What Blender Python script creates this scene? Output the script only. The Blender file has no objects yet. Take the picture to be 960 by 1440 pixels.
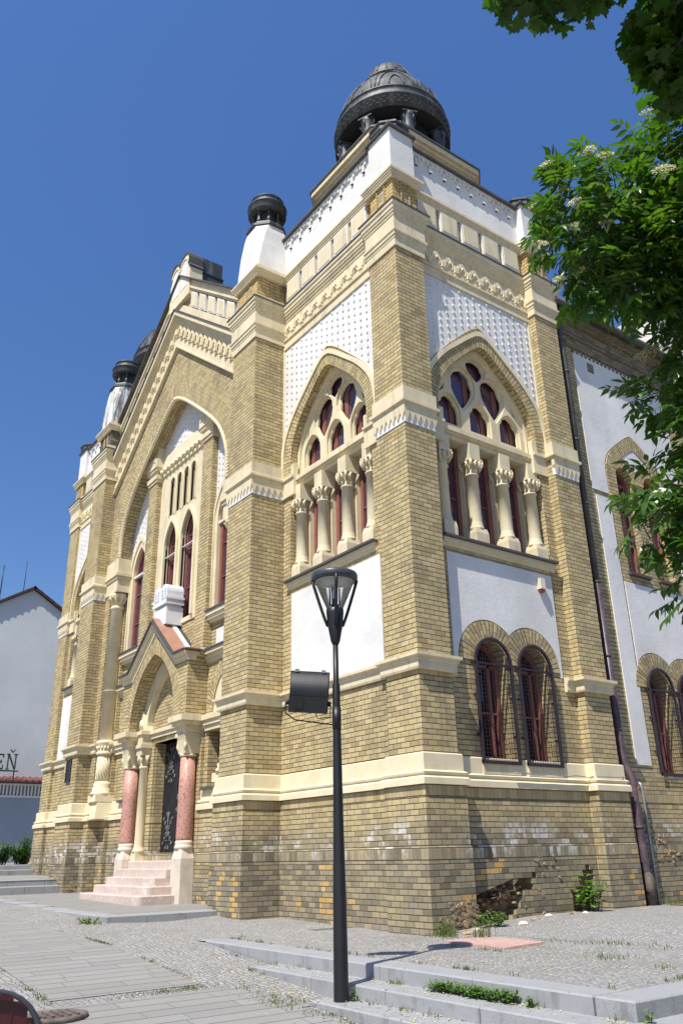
import bpy, bmesh, math, random
from mathutils import Vector, Matrix, geometry
random.seed(7)
SC = bpy.context.scene
COL = SC.collection
R = math.radians

# ------------------------------------------------------------------ helpers
def W(u, v, z): return (u, v, z)
def FRONT(u, v, z): return (u, -v, z)            # front facade: u = x, v = outwards (-y)
def SIDE(u, v, z): return (v, u, z)              # side facade: u = y, v = outwards (+x)
CX = -8.68                                        # axis of the front
def LEFT(u, v, z): return (2*CX-u, -v, z)        # mirrored front tower

class MB:
    def __init__(s, T=W): s.v=[]; s.f=[]; s.uv=[]; s.sm=[]; s.T=T
    def pt(s, p): s.v.append(Vector(s.T(*p))); return len(s.v)-1
    def face(s, pts, uv=None, sm=False):
        s.f.append([s.pt(p) for p in pts]); s.uv.append(uv); s.sm.append(sm)
    def fi(s, idx, uv=None, sm=False): s.f.append(list(idx)); s.uv.append(uv); s.sm.append(sm)
    def box(s, u0,u1,v0,v1,z0,z1, top=None):
        t = top or (0,0)
        P=[(u0,v0,z0),(u1,v0,z0),(u1,v1,z0),(u0,v1,z0),(u0+t[0],v0+t[1],z1),(u1-t[0],v0+t[1],z1),(u1-t[0],v1-t[1],z1),(u0+t[0],v1-t[1],z1)]
        i=[s.pt(p) for p in P]
        for q in ((0,3,2,1),(4,5,6,7),(0,1,5,4),(1,2,6,5),(2,3,7,6),(3,0,4,7)): s.fi([i[k] for k in q])
    def prism(s, poly, v0, v1, holes=(), back=True):
        loops=[list(poly)]+[list(h) for h in holes]
        tris=geometry.tessellate_polygon([[Vector((p[0],p[1],0)) for p in l] for l in loops])
        flat=[p for l in loops for p in l]
        a=[s.pt((p[0],v1,p[1])) for p in flat]
        b=[s.pt((p[0],v0,p[1])) for p in flat]
        for t in tris:
            s.fi([a[k] for k in t])
            if back: s.fi([b[k] for k in reversed(t)])
        o=0
        for l in loops:
            n=len(l)
            for k in range(n):
                s.fi([a[o+k],a[o+(k+1)%n],b[o+(k+1)%n],b[o+k]])
            o+=n
    def ring(s, inner, outer, v0, v1, arcuv=True):
        # inner/outer: matching open polylines (u,z); a band with faces and intrados, UV follows the arc
        L=0; n=len(inner)
        for k in range(n-1):
            i0,i1,o0,o1=inner[k],inner[k+1],outer[k],outer[k+1]
            d=math.hypot((i1[0]+o1[0]-i0[0]-o0[0])/2,(i1[1]+o1[1]-i0[1]-o0[1])/2)
            w=math.hypot(o0[0]-i0[0],o0[1]-i0[1]); dd=abs(v1-v0)
            U=lambda x,y:(x+.03,y)
            s.face([(i0[0],v1,i0[1]),(i1[0],v1,i1[1]),(o1[0],v1,o1[1]),(o0[0],v1,o0[1])],[U(0,L),U(0,L+d),U(w,L+d),U(w,L)] if arcuv else None)
            s.face([(i0[0],v0,i0[1]),(i1[0],v0,i1[1]),(i1[0],v1,i1[1]),(i0[0],v1,i0[1])],[U(0,L),U(0,L+d),U(dd,L+d),U(dd,L)] if arcuv else None)
            s.face([(o0[0],v0,o0[1]),(o0[0],v1,o0[1]),(o1[0],v1,o1[1]),(o1[0],v0,o1[1])],[U(0,L),U(dd,L),U(dd,L+d),U(0,L+d)] if arcuv else None)
            L+=d
        for q in (0,n-1):
            s.face([(inner[q][0],v0,inner[q][1]),(inner[q][0],v1,inner[q][1]),(outer[q][0],v1,outer[q][1]),(outer[q][0],v0,outer[q][1])])
    def tube(s, pts, r, n=6, sm=True, cap=True):
        P=[Vector(p) for p in pts]; rr=r if isinstance(r,(list,tuple)) else [r]*len(P); rings=[]
        pn=None
        for k,p in enumerate(P):
            d=(P[min(k+1,len(P)-1)]-P[max(k-1,0)])
            if d.length<1e-9: d=Vector((0,0,1))
            d.normalize()
            if pn is None: a=d.orthogonal().normalized()
            else:
                a=pn-d*pn.dot(d)
                a=a.normalized() if a.length>1e-6 else d.orthogonal().normalized()
            pn=a; b=d.cross(a)
            rings.append([s.pt(p+(a*math.cos(2*math.pi*j/n)+b*math.sin(2*math.pi*j/n))*rr[k]) for j in range(n)])
        for k in range(len(P)-1):
            for j in range(n): s.fi([rings[k][j],rings[k][(j+1)%n],rings[k+1][(j+1)%n],rings[k+1][j]],sm=sm)
        if cap: s.fi(rings[0][::-1]); s.fi(rings[-1])
    def lathe(s, c, prof, n=24, sm=True, a0=0, sq=None):
        # prof (r,z); sq: polygon with n sides, flat shaded
        rings=[]
        for r,z in prof:
            rings.append([s.pt((c[0]+r*math.cos(a0+2*math.pi*j/n),c[1]+r*math.sin(a0+2*math.pi*j/n),z)) for j in range(n)])
        for k in range(len(prof)-1):
            for j in range(n): s.fi([rings[k][j],rings[k][(j+1)%n],rings[k+1][(j+1)%n],rings[k+1][j]],sm=sm)
        s.fi(rings[0][::-1]); s.fi(rings[-1])
    def sweep(s, path, prof, caps=True):
        P=[Vector((p[0],p[1])) for p in path]; n=len(P); M=[]
        N=[]
        for k in range(n-1):
            d=(P[k+1]-P[k]).normalized(); N.append(Vector((d.y,-d.x)))
        for k in range(n):
            if k==0: M.append(N[0])
            elif k==n-1: M.append(N[-1])
            else: M.append((N[k-1]+N[k])/(1+N[k-1].dot(N[k])))
        rows=[]
        for k in range(n):
            rows.append([s.pt((P[k].x+M[k].x*o,P[k].y+M[k].y*o,z)) for o,z in prof])
        for k in range(n-1):
            for j in range(len(prof)-1):
                s.fi([rows[k][j],rows[k+1][j],rows[k+1][j+1],rows[k][j+1]])
        if caps: s.fi(rows[0][::-1]); s.fi(rows[-1])
    def extrude_path(s, path, cross, caps=True):
        # path (u,z) polyline in the facade plane, cross-section list of (normal offset, v); mitred
        P=[Vector(p) for p in path]; n=len(P); N=[]; M=[]
        for k in range(n-1):
            d=(P[k+1]-P[k]).normalized(); N.append(Vector((-d.y,d.x)))
        for k in range(n):
            if k==0: M.append(N[0])
            elif k==n-1: M.append(N[-1])
            else: M.append((N[k-1]+N[k])/max(.25,(1+N[k-1].dot(N[k]))))
        rows=[[s.pt((P[k].x+M[k].x*o,v,P[k].y+M[k].y*o)) for o,v in cross] for k in range(n)]
        m=len(cross)
        for k in range(n-1):
            for j in range(m): s.fi([rows[k][j],rows[k+1][j],rows[k+1][(j+1)%m],rows[k][(j+1)%m]])
        if caps: s.fi(rows[0]); s.fi(rows[-1][::-1])
    def build(s, name, mat, parent=None, recalc=True):
        me=bpy.data.meshes.new(name)
        me.from_pydata(s.v,[],s.f)
        uvl=me.uv_layers.new(name='UVMap'); k=0
        for pi,p in enumerate(me.polygons):
            u=s.uv[pi]
            if u is None:
                n=p.normal
                if abs(n.z)>.75: u=[(me.vertices[i].co.x,me.vertices[i].co.y) for i in p.vertices]
                elif abs(n.x)>abs(n.y): u=[(me.vertices[i].co.y,me.vertices[i].co.z) for i in p.vertices]
                else: u=[(me.vertices[i].co.x,me.vertices[i].co.z) for i in p.vertices]
            for q,li in enumerate(p.loop_indices): uvl.data[li].uv=u[q]
            p.use_smooth=s.sm[pi]
        if recalc:
            bm=bmesh.new(); bm.from_mesh(me); bmesh.ops.recalc_face_normals(bm,faces=bm.faces); bm.to_mesh(me); bm.free()
        ms=mat if isinstance(mat,(list,tuple)) else [mat]
        for m in ms: me.materials.append(m)
        o=bpy.data.objects.new(name,me); COL.objects.link(o)
        if parent: 
            o.parent=parent
            if parent.type=='EMPTY' or True: o.matrix_parent_inverse=parent.matrix_basis.inverted()
        return o

def empty(name, loc, label=None, cat=None, group=None):
    o=bpy.data.objects.new(name,None); COL.objects.link(o); o.location=loc; o.empty_display_size=.2
    if label: tag(o,label,cat,group)
    return o
def tag(o,label,cat,group=None):
    o['label']=label; o['category']=cat
    if group: o['group']=group
    return o
def struct(o): o['kind']='structure'; return o
def node_empty(name,parent,loc):
    o=bpy.data.objects.new(name,None); COL.objects.link(o); o.location=loc; o.empty_display_size=.1
    o.parent=parent; o.matrix_parent_inverse=parent.matrix_basis.inverted(); return o

# ------------------------------------------------------------------ materials
class NT:
    def __init__(s,name):
        s.m=bpy.data.materials.new(name); s.m.use_nodes=True; s.t=s.m.node_tree; s.t.nodes.clear()
        s.out=s.n('ShaderNodeOutputMaterial'); s.b=s.n('ShaderNodeBsdfPrincipled'); s.l(s.b.outputs[0],s.out.inputs[0])
    def n(s,ty,**k):
        x=s.t.nodes.new(ty)
        for a,b in k.items(): setattr(x,a,b)
        return x
    def l(s,a,b): s.t.links.new(a,b)
    def put(s,sock,val):
        if hasattr(val,'is_linked') or isinstance(val,bpy.types.NodeSocket): s.l(val,sock)
        else: sock.default_value=val
    def math(s,op,a,b=None,c=None,clamp=False):
        x=s.n('ShaderNodeMath',operation=op); x.use_clamp=clamp; s.put(x.inputs[0],a)
        if b is not None: s.put(x.inputs[1],b)
        if c is not None: s.put(x.inputs[2],c)
        return x.outputs[0]
    def mr(s,v,a,b,c=0.,d=1.,smooth=True):
        x=s.n('ShaderNodeMapRange'); x.interpolation_type='SMOOTHSTEP' if smooth else 'LINEAR'
        s.put(x.inputs[0],v); x.inputs[1].default_value=a; x.inputs[2].default_value=b; x.inputs[3].default_value=c; x.inputs[4].default_value=d
        return x.outputs[0]
    def noise(s,scale,vec=None,detail=3,rough=.6,dist=0.):
        x=s.n('ShaderNodeTexNoise'); x.inputs['Scale'].default_value=scale; x.inputs['Detail'].default_value=detail; x.inputs['Roughness'].default_value=rough; x.inputs['Distortion'].default_value=dist
        if vec is not None: s.l(vec,x.inputs['Vector'])
        return x.outputs[0]
    def pos(s): return s.n('ShaderNodeNewGeometry').outputs['Position']
    def sep(s,v):
        x=s.n('ShaderNodeSeparateXYZ'); s.l(v,x.inputs[0]); return x.outputs
    def comb(s,x,y,z=0.):
        c=s.n('ShaderNodeCombineXYZ'); s.put(c.inputs[0],x); s.put(c.inputs[1],y); s.put(c.inputs[2],z); return c.outputs[0]
    def ramp(s,f,stops,const=False):
        x=s.n('ShaderNodeValToRGB'); x.color_ramp.interpolation='CONSTANT' if const else 'LINEAR'
        e=x.color_ramp.elements
        while len(e)<len(stops): e.new(.5)
        for k,(p,c) in enumerate(stops): e[k].position=p; e[k].color=(*c,1)
        s.l(f,x.inputs[0]); return x.outputs[0]
    def mix(s,f,a,b,mode='MIX'):
        x=s.n('ShaderNodeMix',data_type='RGBA',blend_type=mode); s.put(x.inputs[0],f)
        for i,v in ((6,a),(7,b)):
            if isinstance(v,tuple): x.inputs[i].default_value=(*v,1)
            else: s.l(v,x.inputs[i])
        return x.outputs[2]
    def bump(s,h,st,dist=.01):
        x=s.n('ShaderNodeBump'); x.inputs['Strength'].default_value=st; x.inputs['Distance'].default_value=dist; s.l(h,x.inputs['Height']); s.l(x.outputs[0],s.b.inputs['Normal'])
    def color(s,c):
        if isinstance(c,tuple): s.b.inputs['Base Color'].default_value=(*c,1)
        else: s.l(c,s.b.inputs['Base Color'])
    def rough(s,r): s.put(s.b.inputs['Roughness'],r)

def plain(name,c,rough=.6,var=.12,scale=6,bump=.15,bscale=60,metal=0.,streak=0.,spec=None,dirt=None,th=(.52,.8)):
    t=NT(name); p=t.pos(); f=t.noise(scale,p,4)
    k=tuple(x*(1-var*1.6) for x in c); l=tuple(min(1,x*(1+var)) for x in c)
    col=t.ramp(f,[(.3,k),(.7,l)])
    if var<.3: col=t.mix(t.mr(t.noise(scale*6.5,p,5,.75),.50,.78,0,min(.5,var*3.5)),col,tuple(x*.62 for x in c))
    if streak:
        s=t.sep(p); v=t.comb(t.math('MULTIPLY',s[0],5.),t.math('MULTIPLY',s[1],5.),t.math('MULTIPLY',s[2],.6))
        g=t.noise(1.3,v,4,.7); col=t.mix(t.mr(g,th[0],th[1],0,streak),col,dirt or tuple(x*.45 for x in c))
    t.color(col); t.rough(rough); t.b.inputs['Metallic'].default_value=metal
    if spec is not None: t.b.inputs['Specular IOR Level'].default_value=spec
    if bump: t.bump(t.noise(bscale,p,3),bump,.006)
    return t.m

def brick_mat(name,w=.190,h=.0772,base='buff'):
    t=NT(name); uv=t.n('ShaderNodeUVMap').outputs[0]; s=t.sep(uv); p=t.pos(); ps=t.sep(p)
    wob=t.noise(9.,uv,2); 
    y=t.math('ADD',t.math('DIVIDE',s[1],h),t.math('MULTIPLY',t.math('SUBTRACT',wob,.5),.12))
    row0=t.math('FLOOR',y)
    x=t.math('ADD',t.math('ADD',t.math('DIVIDE',s[0],w),t.math('MULTIPLY',row0,.5)),t.math('MULTIPLY',t.math('SUBTRACT',wob,.5),.06))
    if base=='buff':                              # soldier courses in the plinth
        z=ps[2]; b1=t.math('MULTIPLY',t.math('GREATER_THAN',z,.895),t.math('LESS_THAN',z,1.055)); b2=t.math('MULTIPLY',t.math('GREATER_THAN',z,1.71),t.math('LESS_THAN',z,1.868)); b=t.math('MAXIMUM',b1,b2)
        bx=t.math('DIVIDE',s[0],.082); by=t.math('ADD',t.math('DIVIDE',t.math('SUBTRACT',z,t.math('MULTIPLY_ADD',b2,.815,.895)),.16),500.)
        lm=t.n('ShaderNodeMix',data_type='FLOAT'); t.l(b,lm.inputs[0]); t.l(x,lm.inputs[2]); t.l(bx,lm.inputs[3]); x=lm.outputs[0]
        lm=t.n('ShaderNodeMix',data_type='FLOAT'); t.l(b,lm.inputs[0]); t.l(y,lm.inputs[2]); t.l(by,lm.inputs[3]); y=lm.outputs[0]
    row=t.math('FLOOR',y)
    col=t.math('FLOOR',x); fx=t.math('FRACT',x); fy=t.math('FRACT',y)
    dx=t.math('MULTIPLY',t.math('MINIMUM',fx,t.math('SUBTRACT',1.,fx)),w*1.7); dy=t.math('MULTIPLY',t.math('MINIMUM',fy,t.math('SUBTRACT',1.,fy)),h)
    d=t.math('MINIMUM',dx,dy); m=t.mr(d,.0030,.0090)
    wn=t.n('ShaderNodeTexWhiteNoise',noise_dimensions='3D'); t.l(t.comb(col,row,3.7),wn.inputs['Vector']); r1=wn.outputs['Value']
    sc=t.n('ShaderNodeSeparateColor'); t.l(wn.outputs['Color'],sc.inputs[0]); r2=sc.outputs[1]; r3=sc.outputs[2]
    if base=='buff':
        A=[(0,(.37,.28,.135)),(.18,(.485,.38,.185)),(.42,(.555,.445,.228)),(.66,(.505,.405,.215)),(.84,(.37,.295,.17)),(1,(.59,.475,.255))]
    elif base=='grimy': A=[(0,(.15,.12,.08)),(.4,(.24,.195,.125)),(.75,(.32,.26,.16)),(1,(.20,.17,.12))]
    elif base=='sooty': A=[(0,(.07,.062,.05)),(.5,(.12,.105,.08)),(.85,(.18,.15,.11)),(1,(.26,.22,.15))]
    elif base=='yellow':
        A=[(0,(.50,.34,.12)),(.4,(.56,.40,.16)),(.7,(.60,.44,.19)),(1,(.46,.34,.15))]
    else:
        A=[(0,(.26,.085,.05)),(.5,(.32,.115,.07)),(1,(.22,.07,.045))]
    c=t.ramp(r1,A)
    # soot and damp with shapes of their own
    n1=t.noise(.7,p,5,.65); n2=t.noise(2.3,p,5,.7,1.)
    c=t.mix(t.mr(n1,.48,.70,0,.68),c,t.mix(.62,c,(.17,.14,.105)))
    sk=t.noise(1.0,t.comb(t.math('MULTIPLY',ps[0],3.2),t.math('MULTIPLY',ps[1],3.2),t.math('MULTIPLY',ps[2],.30)),5,.7)
    c=t.mix(t.mr(sk,.50,.72,0,.6),c,t.mix(.6,c,(.13,.11,.085)))
    if base=='buff':
        low=t.mr(t.math('ADD',ps[2],t.math('MULTIPLY',t.math('SUBTRACT',n2,.5),.5)),.95,1.75,1,0)
        grey=t.ramp(r2,[(0,(.15,.13,.095)),(.25,(.225,.195,.135)),(.5,(.29,.25,.165)),(.75,(.35,.285,.17)),(.9,(.26,.235,.18)),(1,(.19,.17,.13))])
        c=t.mix(t.math('MULTIPLY',low,t.mr(n1,.28,.58,.55,1.)),c,grey)
        # newer orange-yellow repair bricks low down
        rep=t.math('MULTIPLY',t.math('GREATER_THAN',t.math('ADD',r3,t.math('MULTIPLY',t.math('SUBTRACT',t.noise(1.1,p,2),.5),1.9)),1.06),t.math('LESS_THAN',ps[2],.98))
        c=t.mix(rep,c,t.ramp(r1,[(0,(.50,.31,.10)),(1,(.58,.39,.15))]))
        # white salts
        ef=t.math('MULTIPLY',t.mr(t.math('ABSOLUTE',t.math('SUBTRACT',ps[2],1.16)),.08,.34,1,0),t.mr(t.noise(1.3,p,5,.8),.47,.60))
        ef=t.math('MULTIPLY',ef,t.mr(t.math('ADD',r2,t.math('MULTIPLY',t.math('SUBTRACT',t.noise(14.,p,3),.5),1.2)),.30,.75)); c=t.mix(t.math('MULTIPLY',ef,.9),c,(.66,.64,.60))
    c=t.mix(t.mr(t.noise(24.,uv,4,.7),.35,.75,0,.25),c,t.mix(.5,c,(.12,.10,.08)))
    mort=t.mix(t.mr(n2,.35,.7),(.06,.048,.031),(.128,.104,.067))
    t.color(t.mix(m,mort,c)); t.rough(.88); t.b.inputs['Specular IOR Level'].default_value=.25
    hgt=t.math('ADD',m,t.math('ADD',t.math('MULTIPLY',t.noise(90.,uv,3),.22),t.math('MULTIPLY',r3,.25)))
    t.bump(hgt,.7,.008)
    return t.m

def sett_mat():
    t=NT('granite_setts'); p=t.pos(); s=t.sep(p)
    wv=t.noise(.9,p,2)
    v=t.comb(t.math('ADD',s[0],t.math('MULTIPLY',wv,.5)),t.math('ADD',s[1],t.math('MULTIPLY',wv,-.4)),0.)
    vo=t.n('ShaderNodeTexVoronoi',feature='DISTANCE_TO_EDGE'); vo.inputs['Scale'].default_value=15.5; vo.inputs['Randomness'].default_value=.42; t.l(v,vo.inputs['Vector'])
    vc=t.n('ShaderNodeTexVoronoi',feature='F1'); vc.inputs['Scale'].default_value=15.5; vc.inputs['Randomness'].default_value=.42; t.l(v,vc.inputs['Vector'])
    m=t.mr(vo.outputs['Distance'],.03,.16); sc=t.n('ShaderNodeSeparateColor'); t.l(vc.outputs['Color'],sc.inputs[0])
    c=t.ramp(sc.outputs[0],[(0,(.245,.24,.235)),(.5,(.30,.295,.285)),(1,(.36,.35,.335))])
    c=t.mix(t.mr(t.noise(.8,p,4),.45,.75,0,.5),c,(.20,.185,.15))
    moss=t.mr(t.noise(.55,p,5,.7),.54,.66); j=t.mix(moss,(.20,.185,.16),(.14,.15,.075))
    t.color(t.mix(m,j,c)); t.rough(.8)
    t.bump(t.math('ADD',m,t.math('MULTIPLY',t.noise(70.,p,3),.3)),.7,.016)
    return t.m

def slab_mat():
    t=NT('paving_slabs'); p=t.pos(); s=t.sep(p); w=.205; L=.92
    y=t.math('DIVIDE',s[0],w); row=t.math('FLOOR',y)
    wn0=t.n('ShaderNodeTexWhiteNoise',noise_dimensions='1D'); t.l(row,wn0.inputs['W'])
    x=t.math('ADD',t.math('DIVIDE',s[1],L),wn0.outputs['Value']); col=t.math('FLOOR',x); fx=t.math('FRACT',x); fy=t.math('FRACT',y)
    dx=t.math('MULTIPLY',t.math('MINIMUM',fx,t.math('SUBTRACT',1.,fx)),L*2.6); dy=t.math('MULTIPLY',t.math('MINIMUM',fy,t.math('SUBTRACT',1.,fy)),w)
    m=t.mr(t.math('MINIMUM',dx,dy),.003,.010)
    wn=t.n('ShaderNodeTexWhiteNoise',noise_dimensions='3D'); t.l(t.comb(col,row,1.),wn.inputs['Vector'])
    c=t.ramp(wn.outputs['Value'],[(0,(.222,.218,.205)),(.5,(.24,.235,.222)),(1,(.265,.26,.245))])
    c=t.mix(t.mr(t.noise(1.1,p,5,.7),.42,.72,0,.45),c,(.235,.205,.165)); c=t.mix(t.mr(t.noise(45.,p,3),.4,.8,0,.25),c,(.20,.19,.18))
    t.color(t.mix(m,t.mix(t.noise(3.,p),(.055,.052,.042),(.10,.092,.072)),c)); t.rough(.75); t.bump(t.math('ADD',m,t.math('MULTIPLY',t.noise(120.,p),.15)),.6,.008)
    return t.m

def granite(name,c):
    t=NT(name); p=t.pos(); f=t.noise(260.,p,2); g=t.noise(3.,p,4)
    col=t.ramp(f,[(.33,tuple(x*.55 for x in c)),(.5,c),(.68,tuple(min(1,x*1.35) for x in c))])
    col=t.mix(t.mr(g,.45,.75,0,.35),col,tuple(x*.6 for x in c))
    s=t.sep(p); st=t.noise(1.5,t.comb(t.math('MULTIPLY',s[0],6.),t.math('MULTIPLY',s[1],6.),t.math('MULTIPLY',s[2],1.5)),4)
    nz=t.sep(t.n('ShaderNodeNewGeometry').outputs['Normal'])[2]
    col=t.mix(t.math('MULTIPLY',t.mr(st,.5,.72,0,.55),t.mr(nz,.3,.8,1,0)),col,tuple(x*.42 for x in c))
    t.color(col); t.rough(.65); t.bump(f,.2,.003); return t.m

def marble(name,c,spot,scale=14.,thr=.6):
    t=NT(name); p=t.pos(); f=t.noise(scale,p,5,.7); g=t.noise(2.2,p,4)
    col=t.ramp(g,[(.3,tuple(x*.8 for x in c)),(.7,c)]); col=t.mix(t.mr(f,thr,thr+.08,0,.8),col,spot)
    col=t.mix(t.mr(t.noise(30.,p,3),.5,.8,0,.3),col,(.78,.70,.62)); col=t.mix(t.mr(t.noise(scale*1.6,p,5,.8),.55,.68,0,.55),col,(.72,.63,.56)); t.color(col); t.rough(.55); t.bump(f,.25,.006); return t.m

def glass_mat(name,c=(.07,.03,.055)):
    t=NT(name); p=t.pos(); t.color(c); t.rough(.04); t.b.inputs['Specular IOR Level'].default_value=.85; t.b.inputs['IOR'].default_value=1.6
    t.bump(t.noise(1.6,p,2),.06,.02); return t.m

def leaf_mat(name,a,b,trans=.45,rough=.42):
    t=NT(name); oi=t.n('ShaderNodeAttribute'); oi.attribute_name='tint'; oi.attribute_type='GEOMETRY'
    c=t.ramp(oi.outputs['Fac'],[(0,a),(1,b)]); t.color(c); t.rough(rough)
    tr=t.n('ShaderNodeBsdfTranslucent'); t.l(t.mix(1.,c,(1.25,1.5,.45),'MULTIPLY'),tr.inputs[0])
    mx=t.n('ShaderNodeMixShader'); mx.inputs[0].default_value=trans; t.l(t.b.outputs[0],mx.inputs[1]); t.l(tr.outputs[0],mx.inputs[2]); t.l(mx.outputs[0],t.out.inputs[0]); return t.m

def metal_dark(name):
    t=NT(name); p=t.pos(); s=t.sep(p)
    f=t.noise(1.2,t.comb(t.math('MULTIPLY',s[0],5.),t.math('MULTIPLY',s[1],5.),t.math('MULTIPLY',s[2],.7)),6,.75)
    c=t.ramp(f,[(.3,(.028,.030,.032)),(.52,(.06,.063,.064)),(.7,(.15,.165,.155))]); t.color(c); t.rough(.55); t.b.inputs['Metallic'].default_value=.25; t.bump(t.noise(12.,p),.2,.02); return t.m

M={}
M['brick']=brick_mat('buff_brick'); M['ybrick']=brick_mat('yellow_brick',.25,.085,'yellow'); M['gbrick']=brick_mat('grimy_brick',.19,.0772,'grimy'); M['rbrick']=brick_mat('salmon_brick',.25,.075,'red')
M['cream']=plain('cream_stucco',(.68,.585,.385),.8,.08,2.2,.2,50,streak=.6,dirt=(.40,.335,.22),th=(.48,.76)); M['creamd']=plain('cream_stucco_light',(.73,.635,.42),.8,.07,2.5,.15,60,streak=.3,dirt=(.40,.33,.23))
M['white']=plain('white_plaster',(.71,.695,.66),.85,.09,.9,.6,16,streak=.32,dirt=(.50,.50,.48)); M['whitew']=plain('weathered_white_plaster',(.72,.72,.69),.85,.10,1.5,.3,30,streak=.9,dirt=(.13,.13,.12),th=(.44,.62)); M['sbrick']=brick_mat('sooty_brick',.25,.085,'sooty')
M['lead']=metal_dark('dark_sheet_metal'); M['flash']=plain('lead_flashing',(.085,.08,.075),.6,.2,4,.1,40)
M['red']=plain('oxide_red_frame',(.26,.095,.07),.5,.12,8,.08,80); M['maroon']=plain('maroon_grille_paint',(.035,.022,.030),.5,.15,8,.05,80)
M['glass']=glass_mat('window_glass'); M['glass2']=glass_mat('grilled_glass',(.012,.010,.012)); M['glass2'].node_tree.nodes['Principled BSDF'].inputs['Specular IOR Level'].default_value=.45
M['dark']=plain('interior_and_shade_black',(.012,.011,.012),.9,0.05,2,0)  # near-black for hollow interiors and for shade painted on the domes
M['setts']=sett_mat(); M['slabs']=slab_mat(); M['granite']=granite('grey_granite',(.30,.305,.31)); M['pstep']=marble('pale_pink_marble',(.58,.47,.405),(.68,.61,.55),9.,.55)
M['rmarble']=marble('red_marble',(.53,.27,.205),(.24,.075,.055),20.,.53); M['pale']=plain('pale_limestone',(.64,.55,.45),.7,.12,4,.25,40,streak=.4,dirt=(.34,.27,.20))
M['black']=plain('black_lamp_paint',(.010,.011,.012),.46,.2,5,.03,60); M['door']=plain('black_timber_door',(.016,.015,.017),.5,.3,6,.15,30); M['iron']=plain('grey_wrought_iron',(.22,.22,.22),.5,.2,9,.1,50,metal=.5)
M['copper']=plain('brown_copper_sheet',(.36,.19,.13),.5,.12,4,.1,30); M['purple']=plain('painted_downpipe',(.095,.062,.072),.45,.35,7,.1,30,streak=.6,dirt=(.19,.045,.03)); M['zinc']=plain('galvanised_pipe',(.33,.35,.36),.4,.1,9,.05,60,metal=.5)
M['rubble']=plain('broken_brick',(.33,.235,.14),.95,.35,14,.9,30); M['earth']=plain('bare_masonry_core',(.20,.125,.07),.95,.35,9,.9,20)
M['house']=plain('blue_grey_render',(.55,.575,.575),.85,.06,.5,.1,30); M['house2']=plain('blue_annex_render',(.29,.345,.42),.85,.04,.6,.1,30); M['verge']=plain('dark_verge_tile',(.07,.035,.028),.7,.2,8,.3,12); M['tile']=plain('red_roof_tile',(.17,.055,.042),.7,.2,8,.3,12)
M['salmon']=plain('salmon_render',(.50,.24,.15),.85,.05,.8,.1,30); M['wpaint']=plain('white_paint',(.72,.73,.74),.6,.05,5,.05,50); M['green']=plain('dark_green_letters',(.012,.05,.03),.5,.1,5,0)
M['bark']=plain('tree_bark',(.10,.08,.06),.9,.3,12,.8,30); M['stem']=plain('green_stem',(.09,.11,.04),.7,.2,12,.1,30)
M['elder']=leaf_mat('elder_leaf',(.034,.095,.014),(.115,.205,.028),.42,.30); M['maple']=leaf_mat('maple_leaf',(.028,.075,.008),(.07,.15,.014),.52,.45); M['weed']=leaf_mat('weed_leaf',(.07,.17,.015),(.17,.32,.035),.35,.6); M['grass']=leaf_mat('grass_blade',(.07,.11,.02),(.16,.18,.05),.25,.7); M['flower']=plain('elder_flower',(.55,.53,.29),.8,.15,40,0)
M['litter']=plain('fallen_petals',(.55,.45,.16),.8,.3,30,0); M['chair']=plain('dark_red_lacquer',(.060,.008,.010),.35,.2,6,.03,40); M['rim']=plain('blue_grey_steel',(.05,.056,.07),.4,.2,6,.03,40)
M['rust']=plain('rusty_cast_iron',(.13,.10,.08),.7,.35,9,.5,40); M['pink']=marble('pink_slab',(.50,.32,.27),(.60,.42,.36),10.,.55); M['plastic']=plain('ivory_plastic',(.62,.57,.46),.4,.03,5,0); M['redlens']=plain('red_lens',(.30,.04,.035),.3,.1,5,0)
def clear_glass():
    t=NT('clear_lamp_glass'); t.t.nodes.remove(t.b)
    g=t.n('ShaderNodeBsdfGlossy'); g.inputs['Roughness'].default_value=.03; tr=t.n('ShaderNodeBsdfTransparent'); tr.inputs[0].default_value=(.90,.92,.92,1)
    fr=t.n('ShaderNodeFresnel'); fr.inputs[0].default_value=1.35; mx=t.n('ShaderNodeMixShader'); t.l(fr.outputs[0],mx.inputs[0]); t.l(tr.outputs[0],mx.inputs[1]); t.l(g.outputs[0],mx.inputs[2]); t.l(mx.outputs[0],t.out.inputs[0]); return t.m
M['clear']=clear_glass()
# ------------------------------------------------------------------ the synagogue
SYN=empty('synagogue',(CX,2.,0),'yellow brick synagogue with cream stone bands, pointed arches, white parapets and dark metal domes','synagogue')
HALF=[(1,0),(.99,.17),(.94,.305),(.835,.45),(.655,.6),(.45,.745),(.25,.88),(.09,.97),(0,1)]
def crom(P,n=3):
    out=[]
    for k in range(len(P)-1):
        a=P[max(k-1,0)];b=P[k];c=P[k+1];d=P[min(k+2,len(P)-1)]
        for j in range(n):
            t=j/n
            out.append(tuple(.5*((2*b[i])+(-a[i]+c[i])*t+(2*a[i]-5*b[i]+4*c[i]-d[i])*t*t+(-a[i]+3*b[i]-3*c[i]+d[i])*t**3) for i in (0,1)))
    out.append(P[-1]); return out
HS=crom(HALF,3)
HT=crom([(1,0),(.997,.2),(.952,.37),(.865,.49),(.745,.597),(.61,.695),(.44,.795),(.26,.90),(.09,.985),(0,1)],3)
def keel(c,hw,zs,H,P=None):       # left to right over the apex
    P=P or HS; r=[(c+hw*x,zs+H*y) for x,y in P]; l=[(c-hw*x,zs+H*y) for x,y in P]
    return l+r[-2::-1]
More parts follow.
